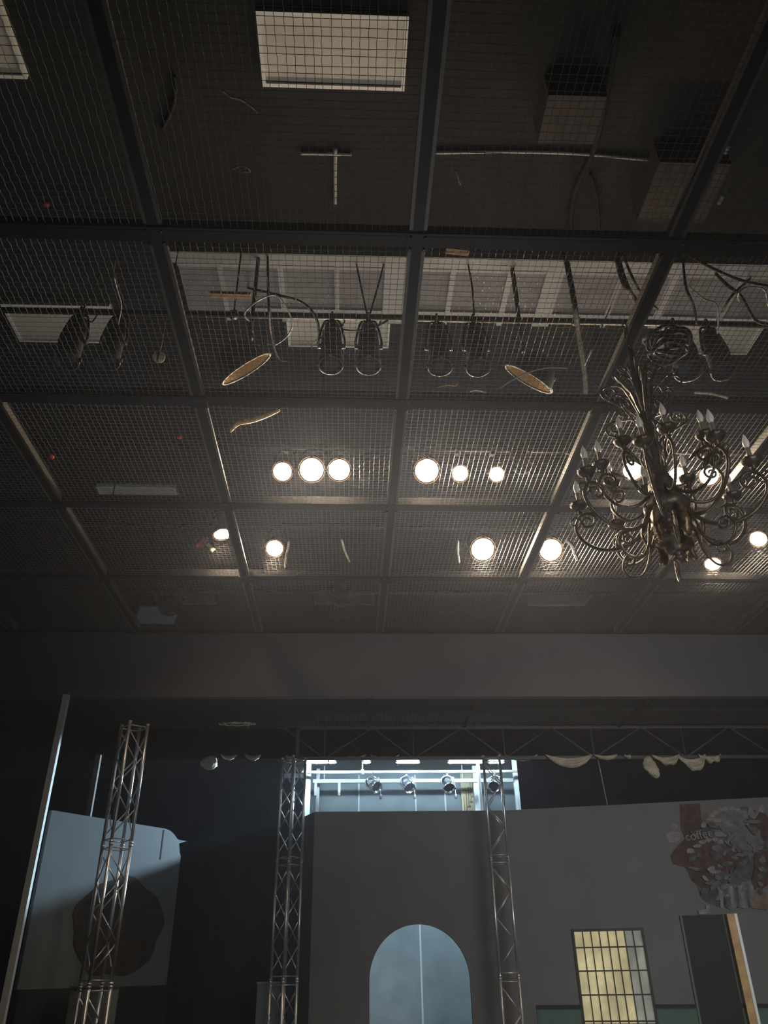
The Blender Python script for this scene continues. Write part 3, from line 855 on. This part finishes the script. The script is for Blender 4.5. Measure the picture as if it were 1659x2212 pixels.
def clothball(px, py, Y, rx, rz, label, tip=0):
    c = atY(px, py, Y)
    n, m = 22, 14
    rnd = random.Random(px)
    ph = [rnd.uniform(0, 6) for _ in range(6)]
    vs = []
    for j in range(m + 1):
        th = PI * j / m
        for i in range(n):
            q = 2 * PI * i / n
            k = 1 + .16 * math.sin(3 * q + ph[0] + 2 * th) + .10 * math.sin(7 * q + ph[1] - 3 * th) + .06 * math.sin(11 * th + ph[2])
            st_ = math.sin(th)
            vs.append((c.x + rx * st_ * math.cos(q) * k + tip * max(0, -math.cos(th)) * rx, c.y + rx * .6 * st_ * math.sin(q) * k, c.z + rz * math.cos(th) * (1 + .1 * math.sin(2 * q + ph[3]))))
    fs = [(j * n + i, j * n + (i + 1) % n, (j + 1) * n + (i + 1) % n, (j + 1) * n + i) for j in range(m) for i in range(n)]
    return tag(obj('cloth_bundle', MB().add(vs, fs, True), 'cloth_cream'), label, 'cloth')
clothball(453, 1648, 12.58, .125, .10, 'bundled ball of cream cloth at the left under the border')
clothball(1404, 1657, 12.45, .10, .16, 'knotted cream cloth tail hanging at the far right', .8)

# coil of rope on the border
rp = MB()
rc = atY(516, 1558, 12.45)
for q in range(6):
    w, h = .34 + random.uniform(-.06, .04), .035 + random.uniform(-.012, .014)
    ox = random.uniform(-.05, .05)
    rp.tube([(rc.x + ox + w * math.cos(a * PI / 16) + .02 * math.sin(a * 1.3 + q), rc.y - .02 * q + .05 * math.sin(a * PI / 16), rc.z + .012 * (q - 3) + h * math.sin(a * PI / 16) + .008 * math.sin(a * 2 + q)) for a in range(32)], .009, 6, True)
rp.tube(bez([(rc.x + .1, rc.y - .1, rc.z), (rc.x + .18, rc.y - .1, rc.z - .04), (rc.x + .16, rc.y - .1, rc.z - .11)], 5), .012, 6)
rp.tube(bez([(rc.x - .3, rc.y, rc.z + .02), (rc.x - .38, rc.y - .03, rc.z + .05), (rc.x - .34, rc.y - .05, rc.z), (rc.x - .3, rc.y - .05, rc.z - .02)], 5), .01, 6)
tag(obj('rope_coil', rp, 'rope'), 'pale coil of rope hung on the dark border left of the truss', 'rope')
ph_ = MB().box((rc.x, rc.y + .09, rc.z), (.4, .10, .03)).box((rc.x, rc.y + .12, rc.z + .2), (.05, .06, .5))
tag(obj('rope_hook_rail', ph_, 'black_paint'), 'black rail holding the coil of rope', 'rail')

# ================================================================== TRUSS TOWERS
def tower(px, py, Y, rz, label, ztop=4.42, side_=.25):
    p = atY(px, py, Y)
    t = thing('truss_tower', label, 'truss tower', (p.x, Y, 0), rz, 'aluminium truss towers')
    h = side_ / 2
    sec = 1.47
    z0 = ztop
    secs = []
    while z0 > 0.02:
        secs.append((max(z0 - sec, 0.012), z0)); z0 -= sec
    corners = [(-h, -h), (h, -h), (h, h), (-h, h)]
    for a, b in secs:
        so = bpy.data.objects.new('truss_section', None); COL.objects.link(so); so.parent = t
        for k, (cx, cy) in enumerate(corners):
            for zz in ((b - .015), (a + .015)):
                obj('coupler', MB().lathe([(.026, -.014), (.026, .014)], 12, Matrix.Translation((cx, cy, zz))), 'truss_alu', so)
        for cx, cy in corners:
            obj('chord', MB().tube([(cx, cy, a), (cx, cy, b)], .021, 10), 'truss_alu', so)
        nb = 4
        for k in range(4):
            c, d = corners[k], corners[(k + 1) % 4]
            for zz in (a + .05, b - .05):
                obj('crossbar', MB().tube([(*c, zz), (*d, zz)], .0085, 6), 'truss_alu', so)
            st_ = (b - a - .2) / nb
            for q in range(nb):
                za, zb = a + .1 + q * st_, a + .1 + (q + 1) * st_
                e, f2 = (c, d) if (q + (k in (0, 1))) % 2 else (d, c)
                obj('brace', MB().tube([(*e, za), (*f2, zb)], .0085, 6), 'truss_alu', so)
    obj('base_plate', MB().box((0, 0, .006), (side_ + .14, side_ + .14, .012)), 'truss_alu', t)
    return t
tower(290, 1575, 10.3, math.radians(38), 'left aluminium truss tower standing free before the blue-lit panel')
tower(634, 1660, 12.2, math.radians(46), 'middle aluminium truss tower left of the arched doorway')
tower(1064, 1670, 12.2, math.radians(-10), 'right aluminium truss tower right of the arched doorway')

# ================================================================== PAINTED SET
SZT = 3.77
cA = atZ(680, 1752, SZT); cB = atZ(1060, 1755, SZT)
SYC = 13.05
xL, xR = atY(680, 1752, SYC).x, atY(1085, 1757, SYC).x
# centre flat with arch
ax0, ax1 = atY(798, 2110, SYC).x, atY(1016, 2110, SYC).x
azt = atY(905, 1996, SYC).z
acx, arx = (ax0 + ax1) / 2, (ax1 - ax0) / 2
azs = azt - arx * .98
poly = [(xL, 0), (xL, SZT), (xR, SZT), (xR, 0), (ax1, 0), (ax1, azs)]
poly += [(acx + arx * math.cos(q * PI / 28), azs + (azt - azs) * math.sin(q * PI / 28)) for q in range(1, 28)]
poly += [(ax0, azs), (ax0, 0)]
TH = .09
def flat_mesh(poly2, y, th):
    mb = MB()
    import mathutils
    tri = mathutils.geometry.tessellate_polygon([[V((a, b, 0)) for a, b in poly2]])
    n = len(poly2)
    vs = [(a, y, b) for a, b in poly2] + [(a, y + th, b) for a, b in poly2]
    fs = [tuple(t) for t in tri] + [tuple(i + n for i in reversed(t)) for t in tri]
    fs += [(i, i + n, (i + 1) % n + n, (i + 1) % n) for i in range(n)]
    return mb.add(vs, fs)
struct('wall_centre', flat_mesh(poly, SYC, TH), 'set_brown', 'grey-brown set wall pierced by an arched doorway')
# return and left wing
def vwall(a, b, z0, z1, th, name, m, label=None):
    a, b = V((a[0], a[1], 0)), V((b[0], b[1], 0))
    d = (b - a).normalized(); nrm = V((-d.y, d.x, 0))
    if nrm.y < 0: nrm = -nrm
    mb = MB().prism([(a.x, a.y, z0), (b.x, b.y, z0), (b.x, b.y, z1), (a.x, a.y, z1)], nrm * th)
    return struct(name, mb, m, label)
rt_ = atZ(655, 1765, SZT)
vwall((rt_.x, rt_.y), (xL, SYC), 0, SZT, .08, 'wall_return', 'set_brown')
lw = atZ(392, 1819, SZT)
vwall((lw.x, lw.y), (rt_.x, rt_.y), 0, SZT, .08, 'wall_left_wing', 'set_dark')
# right wing
rw0 = V((xR, SYC, 0)); _rw = atZ(1659, 1722, SZT)
rw1 = V((_rw.x, _rw.y, 0))
dW = (rw1 - rw0).normalized(); nW = V((-dW.y, dW.x, 0)); nW = nW if nW.y > 0 else -nW
rwe = rw0 + dW * 5.2
# pixel -> (u,z) on the right wing
def onW(x, y):
    p = atPlane(x, y, rw0, nW); return ((p - rw0).dot(dW), p.z)
def W3(u, z, off=0.0):
    return rw0 + dW * u - nW * off + V((0, 0, z))
wu0, wzt = onW(1240, 2013); wu1, _ = onW(1384, 2007)
wz0 = .9
U = 5.2
mbw = MB()
for (a, b, c, d) in ((0, wu0, 0, SZT), (wu1, U, 0, SZT), (wu0, wu1, wzt, SZT), (wu0, wu1, 0, wz0)):
    mbw.prism([W3(a, c), W3(b, c), W3(b, d), W3(a, d)], nW * .09)
struct('wall_right_wing', mbw, 'set_grey', 'grey set wall with a barred window')
# green wainscot with black rail, on both sides of the window
_, gz = onW(1200, 2180)
gm = MB()
for a, b in ((.25, wu0 - .03), (wu1 + .03, U)):
    gm.prism([W3(a, 0, .02), W3(b, 0, .02), W3(b, gz, .02), W3(a, gz, .02)], nW * .018)
struct('baseboard_right', gm, 'set_green', 'green painted lower wall')
rm = MB()
for a, b in ((.25, wu0 - .03), (wu1 + .03, U)):
    rm.prism([W3(a, gz, .035), W3(b, gz, .035), W3(b, gz + .05, .035), W3(a, gz + .05, .035)], nW * .033)
struct('trim_8', rm, 'black_paint', 'black rail along the set wall')
# barred window
um = wu0 + (wu1 - wu0) * .75
wd = struct('window_1', MB().prism([W3(wu0, wz0, -.03), W3(um, wz0, -.03), W3(um, wzt, -.03), W3(wu0, wzt, -.03)], nW * .02).prism([W3(um, wz0, -.03), W3(wu1, wz0, -.03), W3(wu1, wzt, -.03), W3(um, wzt, -.03)], nW * .02, 1), ['window_paper', 'window_grey'], 'yellowed lit window pane behind black bars')
fr = MB()
bw = .035
for a, b, c, d in ((wu0 - bw, wu0, wz0 - bw, wzt + bw), (wu1, wu1 + bw, wz0 - bw, wzt + bw), (wu0, wu1, wzt, wzt + bw), (wu0, wu1, wz0 - bw, wz0)):
    fr.prism([W3(a, c, .03), W3(b, c, .03), W3(b, d, .03), W3(a, d, .03)], nW * .028)
obj('window_frame', fr, 'muntin_black', wd)
for q in range(1, 8):
    u_ = wu0 + (wu1 - wu0) * q / 8
    obj('bar', MB().prism([W3(u_ - .008, wz0, .015), W3(u_ + .008, wz0, .015), W3(u_ + .008, wzt, .015), W3(u_ - .008, wzt, .015)], nW * .03), 'muntin_black', wd)
zr = [onW(1310, yy)[1] for yy in (2046, 2097, 2149, 2206)]
zr += [zr[-1] - .21, zr[-1] - .42]
for z in zr:
    obj('crossbar', MB().prism([W3(wu0, z - .009, .02), W3(wu1, z - .009, .02), W3(wu1, z + .009, .02), W3(wu0, z + .009, .02)], nW * .035), 'muntin_black', wd)
# dark door flat beside window
du0, dz1 = onW(1472, 1978); du1, _ = onW(1560, 1978)
dd_ = thing('door_flat', 'dark green-black door flat right of the barred window', 'door')
obj('panel', MB().prism([W3(du0, 0, .04), W3(du1, 0, .04), W3(du1, dz1, .04), W3(du0, dz1, .04)], nW * .036), 'dark_green_door', dd_)
obj('edge_strip', MB().prism([W3(du0 - .03, 0, .045), W3(du0, 0, .045), W3(du0, dz1, .045), W3(du0 - .03, dz1, .045)], nW * .042), 'set_grey', dd_)
# golden post with a bright edge
pu0, pz1 = onW(1566, 1975); pu1, _ = onW(1582, 1975)
gp = thing('wooden_post', 'golden wooden post with a bright white edge right of the dark door flat', 'post')
obj('post', MB().prism([W3(pu0, 0, .14), W3(pu1, 0, .14), W3(pu1, pz1, .14), W3(pu0, pz1, .14)], nW * .138), 'wood_gold', gp)
obj('edge_strip', MB().prism([W3(pu1, 0, .15), W3(pu1 + .035, 0, .15), W3(pu1 + .035, pz1, .15), W3(pu1, pz1, .15)], nW * .148), 'edge_white', gp)

# mural of torn pasted papers at the upper right of the wing
def blob(x, y, rx, ry, n=14, jag=.2, seed=0, rot=0):
    rnd = random.Random(seed + int(x * 3 + y))
    out = []
    for q in range(n):
        a = 2 * PI * q / n
        k = 1 + rnd.uniform(-jag, jag)
        px, py = rx * k * math.cos(a), ry * k * math.sin(a)
        out.append((x + px * math.cos(rot) - py * math.sin(rot), y + px * math.sin(rot) + py * math.cos(rot)))
    return out
mur = MB()
lay = [0]
def paste(pts, mi):
    lay[0] += 1
    o = .006 + .0007 * lay[0]
    P = []
    for x, y in pts:
        u, z = onW(x, y); P.append(W3(u, min(z, SZT - .01), o))
    import mathutils
    n = len(P)
    tri = mathutils.geometry.tessellate_polygon([[V(((p - rw0).dot(dW), p.z, 0)) for p in P]])
    vs = P + [p + nW * (o - .001) for p in P]
    fs = [tuple(t) for t in tri] + [(i, i + n, (i + 1) % n + n, (i + 1) % n) for i in range(n)]
    mur.add(vs, fs, mi=mi)
RED, WHT, DRK, GRY, TAN = 0, 1, 2, 3, 4
paste(blob(1570, 1850, 95, 105, 26, .16), DRK)
paste([(1468, 1737), (1512, 1735), (1518, 1795), (1480, 1812), (1470, 1790)], RED)
paste(blob(1456, 1809, 17, 12), WHT); paste(blob(1456, 1787, 8, 8), WHT)
paste(blob(1542, 1770, 26, 22), TAN)
paste(blob(1580, 1775, 42, 26, 18, .25), GRY)
for q in range(9):
    a = PI * (.95 - .1 * q)
    paste(blob(1575 + 42 * math.cos(a), 1775 - 28 * math.sin(a), 7, 5, 8, .3, q), WHT)
paste([(1538, 1768), (1560, 1768), (1582, 1780), (1580, 1788), (1560, 1778), (1540, 1775)], WHT)
paste(blob(1560, 1802, 18, 6, 10, .2), WHT)
paste([(1611, 1790), (1618, 1738), (1632, 1760), (1645, 1735), (1660, 1780), (1648, 1768), (1634, 1790), (1625, 1775)], WHT)
paste(blob(1640, 1790, 22, 30, 12, .3), RED)
paste(blob(1610, 1820, 34, 34, 18, .25), GRY)
paste(blob(1520, 1850, 60, 42, 18, .2), RED)
paste(blob(1515, 1880, 32, 38, 16, .2), RED)
for q in range(8):
    paste(blob(1492 + q * 13, 1838 - 24 * math.sin(q * .45), 8, 5, 8, .4, q), WHT)
paste(blob(1560, 1842, 24, 22, 14, .3), DRK)
paste(blob(1580, 1860, 40, 18, 16, .3, 0, -.3), RED)
for q in range(10):
    paste(blob(1540 + q * 9, 1885 - q * 6 + 4 * math.sin(q * 2), 8, 4, 8, .4, q + 30), GRY)
paste(blob(1600, 1935, 52, 30, 22, .3), GRY)
for q in range(7):
    paste([(1552 + q * 11, 1915 + (q % 2) * 6), (1559 + q * 11, 1912), (1562 + q * 12, 1960), (1556 + q * 12, 1962)], DRK if q % 2 else WHT)
paste([(1507, 1968), (1524, 1964), (1524, 1956), (1531, 1956), (1533, 1974), (1508, 1976)], WHT)
paste(blob(1645, 1880, 22, 48, 14, .25), RED)
paste(blob(1640, 1945, 20, 22, 14, .25), TAN)
rnd_ = random.Random(5)
for q in range(46):
    bx, by = rnd_.uniform(1490, 1650), rnd_.uniform(1770, 1950)
    paste(blob(bx, by, rnd_.uniform(4, 17), rnd_.uniform(3, 8), rnd_.choice((5, 6, 8)), .45, q, rnd_.uniform(-.8, .8)), rnd_.choice((WHT, GRY, GRY, DRK, DRK, RED)))
tag(obj('wall_collage', mur, ['paper_red', 'paper_white', 'paper_dark', 'paper_grey', 'paper_tan']), 'collage of torn red, white and grey papers pasted high on the right set wall', 'collage')
# faint lettering on the collage
def letters(txt, x, y, size, slant, label):
    cu = bpy.data.curves.new('lettering', 'FONT'); cu.body = txt; cu.size = size; cu.extrude = .002
    tmp = bpy.data.objects.new('tmp', cu); COL.objects.link(tmp)
    dg = bpy.context.evaluated_depsgraph_get(); dg.update()
    me = bpy.data.meshes.new_from_object(tmp.evaluated_get(dg))
    bpy.data.objects.remove(tmp)
    u, z = onW(x, y)
    R = Matrix((dW, V((0, 0, 1)), -nW)).transposed().to_4x4()
    me.transform(Matrix.Translation(W3(u, z, .05)) @ R @ Matrix.Rotation(slant, 4, 'Z'))
    me.materials.clear(); me.materials.append(MATS['paper_white'])
    o = obj('pasted_lettering', me, None)
    return tag(o, label, 'lettering')
letters('coffee', 1481, 1818, .17, .12, 'pale rounded lettering pasted across the collage')

# ================================================================== LEFT SIDE
lp0 = atY(112, 1750, 10.7)
zt = lp0.z
lp1 = atZ(345, 1788, zt)
dP = V((lp1.x - lp0.x, lp1.y - lp0.y, 0)).normalized()
nP = V((dP.y, -dP.x, 0))
if nP.x < 0: nP = -nP
def onP(x, y): return atPlane(x, y, lp0, nP)
zb = atY(32, 2138, 10.7).z
uL = 0.0
def P3(u, z, off=0.0): return V((lp0.x, lp0.y, 0)) + dP * u + nP * off + V((0, 0, z))
def uz(x, y):
    p = onP(x, y); return ((p - lp0).dot(dP), p.z)
ue, _ = uz(385, 1900)
outl = [(0, zb), (0, zt)]
for x, y in ((345, 1788), (358, 1790), (369, 1795), (377, 1803), (383, 1812)):
    outl.append(uz(x, y))
outl += [uz(386, 1814), uz(403, 1817), uz(387, 1822)]
outl += [uz(388, 1840), (ue, uz(388, 1850)[1]), (ue, zb)]
import mathutils
tri = mathutils.geometry.tessellate_polygon([[V((a, b, 0)) for a, b in outl]])
n = len(outl)
bpv = [P3(a, b) for a, b in outl] + [P3(a, b, -.06) for a, b in outl]
bp = MB().add(bpv, [tuple(t) for t in tri] + [tuple(i + n for i in reversed(t)) for t in tri] + [(i, i + n, (i + 1) % n + n, (i + 1) % n) for i in range(n)])
bpt = thing('scenery_flat', 'tall blue-lit scenery panel with a rounded pointed corner at left', 'scenery')
obj('panel', bp, 'blue_panel', bpt)
us, _ = uz(352, 1800)
obj('seam', MB().prism([P3(us, zt - .42, .004), P3(us + .02, zt - .42, .004), P3(us + .02, zt - .02, .004), P3(us, zt - .02, .004)], nP * -.003), 'set_dark', bpt)
c_ = uz(258, 2000)
ring = []
e1, e2 = uz(350, 2000), uz(258, 1895)
for q in range(36):
    a = 2 * PI * q / 36
    k = 1 + .04 * math.sin(5 * a) + .03 * math.sin(9 * a + 1)
    ring.append(P3(c_[0] + (e1[0] - c_[0]) * k * math.cos(a), c_[1] + (e2[1] - c_[1]) * k * math.sin(a), .012))
obj('painted_disc', MB().prism(ring, nP * -.011), 'mural_brown', bpt)
# dark lower board of the panel
plm = MB().prism([P3(0, 0, .05), P3(ue, 0, .05), P3(ue, zb, .05), P3(0, zb, .05)], nP * -.15)
tag(obj('black_plinth', plm, 'black_paint'), 'black plinth under the blue-lit scenery panel', 'plinth')
# upright poles
pa = atY(88, 1860, 10.62)
po = thing('scenery_pole', 'tall pale pole at the left edge of the blue-lit panel', 'pole', (pa.x - .075, 10.58, 0))
obj('tube', MB().box((0, 0, 2.45), (.075, .075, 4.9)), 'edge_white', po)
obj('foot', MB().box((0, 0, .01), (.2, .2, .02)), 'fixture_black', po)
pb = atY(207, 1670, 12.0)
po2 = thing('scenery_pole', 'dull brownish pole standing behind the blue-lit panel', 'pole', (pb.x, 12.0, 0))
obj('tube', MB().box((0, 0, 2.2), (.07, .07, 4.45)), 'tile_grey', po2)
obj('foot', MB().box((0, 0, .01), (.2, .2, .02)), 'fixture_black', po2)
# grey cabinet below the left tower and pillar behind middle tower
qa, qb = atY(152, 2135, 10.75), atY(240, 2135, 10.75)
cb = thing('grey_cabinet', 'pale grey cabinet behind the foot of the left truss tower', 'cabinet', ((qa.x + qb.x) / 2, 10.95, 0))
obj('body', MB().box((0, 0, qa.z / 2), (qb.x - qa.x, .35, qa.z)), 'set_grey', cb)
obj('top', MB().box((0, 0, qa.z + .012), (qb.x - qa.x + .03, .38, .024)), 'fixture_grey', cb)
qa, qb = atY(556, 2125, 12.55), atY(604, 2125, 12.55)
cb = thing('grey_cabinet', 'blue-grey cabinet behind the foot of the middle truss tower', 'cabinet', ((qa.x + qb.x) / 2, 12.72, 0))
obj('body', MB().box((0, 0, qa.z / 2), (qb.x - qa.x, .3, qa.z)), 'blue_panel', cb)
obj('top', MB().box((0, 0, qa.z + .01), (qb.x - qa.x + .02, .32, .02)), 'fixture_grey', cb)
# thin wire hanging at the right of the truss
tag(obj('hanging_cable', MB().tube([atY(1278, 1574, 12.76), atY(1312, 1738, 12.76)], .008, 6), 'cable_grey'), 'thin cable hanging beside the wide cream swag', 'cable')

# ================================================================== CHANDELIER
CH = V((2.16, 4.45, 3.87))
ch = thing('chandelier', 'ornate dark bronze candle chandelier with scroll arms hanging from the grid', 'chandelier', CH)
col = [(.004, 0), (.02, .02), (.03, .035), (.016, .055), (.03, .075), (.055, .10), (.045, .12), (.075, .15), (.09, .175), (.07, .21), (.04, .235), (.03, .255), (.05, .275), (.065, .30), (.05, .325),
       (.06, .345), (.10, .38), (.115, .42), (.10, .46), (.075, .50), (.06, .56), (.07, .60), (.055, .64), (.042, .72), (.04, .85), (.058, .90), (.05, .94), (.036, .98), (.032, 1.15), (.05, 1.2), (.04, 1.24), (.028, 1.3), (.025, 1.55), (.045, 1.6), (.03, 1.66), (.02, 1.86), (.004, 1.88)]
col = [(r * (1.4 if z < .66 else 1.1), z) for r, z in col]
obj('shaft', MB().lathe(col, 24, None, 8, .05), 'bronze', ch)
def pol(r, a, z): return V((r * math.cos(a), r * math.sin(a), z))
def spiral(c, r0, r1, a0, turns, k=18):
    return [(c[0] + (r0 + (r1 - r0) * q / k) * math.cos(a0 + 2 * PI * turns * q / k), c[1] + (r0 + (r1 - r0) * q / k) * math.sin(a0 + 2 * PI * turns * q / k)) for q in range(k + 1)]
def arm(parent, ang, pts2, cup_r, cup_z, rad, scale=1.0):
    P = [pol(r, ang, z) for r, z in pts2]
    Pb = bez(P, 5)
    a = MB().tube(Pb, [rad * (1.25 - .5 * i / len(Pb)) for i in range(len(Pb))], 7)
    # small leaf scrolls on the arm
    mid = pts2[len(pts2) // 3]
    sp = spiral((mid[0], mid[1] + .055 * scale), .052 * scale, .012 * scale, -PI / 2, -1.3)
    a.tube([pol(r, ang, z) for r, z in sp], rad * .6, 6)
    m2 = pts2[len(pts2) // 2]
    a.ribbon([pol(m2[0] - .09, ang, m2[1] - .005), pol(m2[0] - .03, ang, m2[1] + .02), pol(m2[0] + .02, ang, m2[1] + .05), pol(m2[0] + .03, ang, m2[1] + .085)], (-math.sin(ang), math.cos(ang), 0), [.012, .04, .035, .006], .004)
    ao = obj('arm', a, 'bronze', parent)
    T = Matrix.Translation(pol(cup_r, ang, cup_z))
    s_ = scale
    obj('candle_cup', MB().lathe([(.012 * s_, -.03), (.02 * s_, -.02), (.013 * s_, -.006), (.03 * s_, .004), (.055 * s_, .028), (.066 * s_, .05), (.060 * s_, .055), (.02 * s_, .05)], 32, T, 12, .06), 'bronze', ao)
    obj('candle_sleeve', MB().lathe([(.017, .045), (.017, .075), (.0155, .08), (.0155, .145), (.006, .15)], 12, T), 'candle', ao)
    obj('bulb', MB().lathe([(.009, .146), (.015, .155), (.023, .178), (.0225, .195), (.016, .222), (.007, .247), (.001, .262)], 12, T), 'bulb_frost', ao)
    return ao
low = [(.09, .43), (.15, .33), (.25, .235), (.37, .20), (.50, .235), (.60, .33), (.635, .43), (.60, .515)]
low += spiral((.545, .47), .07, .018, .7, 1.4, 12)[1:]
NL = 8
for q in range(NL):
    arm(ch, 2 * PI * (q + .32) / NL, low, .585, .575, .0115)
upp = [(.06, .60), (.13, .50), (.22, .45), (.32, .47), (.395, .56), (.42, .65), (.395, .72)]
upp += spiral((.35, .68), .055, .016, .75, 1.35, 12)[1:]
NU = 8
for q in range(NU):
    arm(ch, 2 * PI * (q + .80) / NU, upp, .385, .775, .010, .95)
# hanging lower scrolls
for q in range(6):
    a0 = 2 * PI * (q + .15) / 6
    pts = [(.08, .40), (.16, .28), (.20, .12), (.27, .02), (.36, .03), (.41, .11), (.385, .18)]
    obj('lower_scroll', MB().tube([p for p in bez([pol(r, a0, z) for r, z in pts + spiral((.35, .15), .05, .014, .8, 1.2, 10)[1:]], 5)], .009, 6), 'bronze', ch)
for q in range(6):
    a0 = 2 * PI * (q + .6) / 6
    tn = (-math.sin(a0), math.cos(a0), 0)
    obj('leaf', MB().ribbon(bez([pol(r, a0, z) for r, z in ((.09, .44), (.155, .36), (.19, .25), (.17, .15), (.20, .09), (.23, .11))], 4), tn, [.03 + .045 * math.sin(PI * (i / 20) ** .8) * (1 + .25 * math.sin(i * 2.4)) for i in range(21)], .005), 'bronze_gold', ch)
# crown of scrolls
for q in range(10):
    a0 = 2 * PI * q / 10
    hi = .22 * (q % 2)
    pts = [(.03, .92 + hi), (.09, 1.02 + hi), (.17, 1.08 + hi), (.25, 1.13 + hi)] + spiral((.235, 1.205 + hi), .075, .016, -PI / 2.2, 1.5, 14)
    obj('crown_scroll', MB().tube(bez([pol(r, a0, z) for r, z in pts], 4), .0075, 6), 'bronze', ch)
    pts = [(.03, 1.18), (.06, 1.30), (.09, 1.42), (.13 + .05 * (q % 2), 1.52), (.20 + .02 * (q % 2), 1.55), (.215, 1.50)]
    P = bez([pol(r, a0 + .3, z) for r, z in pts], 4)
    obj('crown_leaf', MB().ribbon(P, (-math.sin(a0 + .3), math.cos(a0 + .3), 0), [.010 + .026 * math.sin(PI * i / 20) * (1 + .4 * math.sin(i * 2.2)) for i in range(21)], .003), 'bronze', ch)
for q in range(6):
    a0 = 2 * PI * (q + .5) / 6
    obj('crown_rod', MB().tube(bez([pol(.05, a0, .72), pol(.10, a0, .84), pol(.075, a0, .95), pol(.11, a0, 1.05), pol(.05, a0, 1.16)], 5), .006, 6), 'bronze', ch)
for q in range(6):
    a0 = 2 * PI * (q + .2) / 6
    obj('crown_scroll', MB().tube(bez([pol(r, a0, z) for r, z in [(.02, 1.5), (.06, 1.62), (.11, 1.68)] + spiral((.11, 1.64), .045, .012, PI / 2, -1.4, 12)], 4), .0065, 6), 'bronze', ch)
zz = 1.87
kk = 0
while CH.z + zz < ZG - .03:
    T = Matrix.Translation((0, 0, zz + .03)) @ Matrix.Rotation(PI / 2 * (kk % 2), 4, 'Z')
    obj('chain_link', MB().tube([T @ V((.018 * math.cos(a * PI / 8), 0, .032 * math.sin(a * PI / 8))) for a in range(16)], .006, 6, True), 'bronze', ch)
    zz += .052; kk += 1
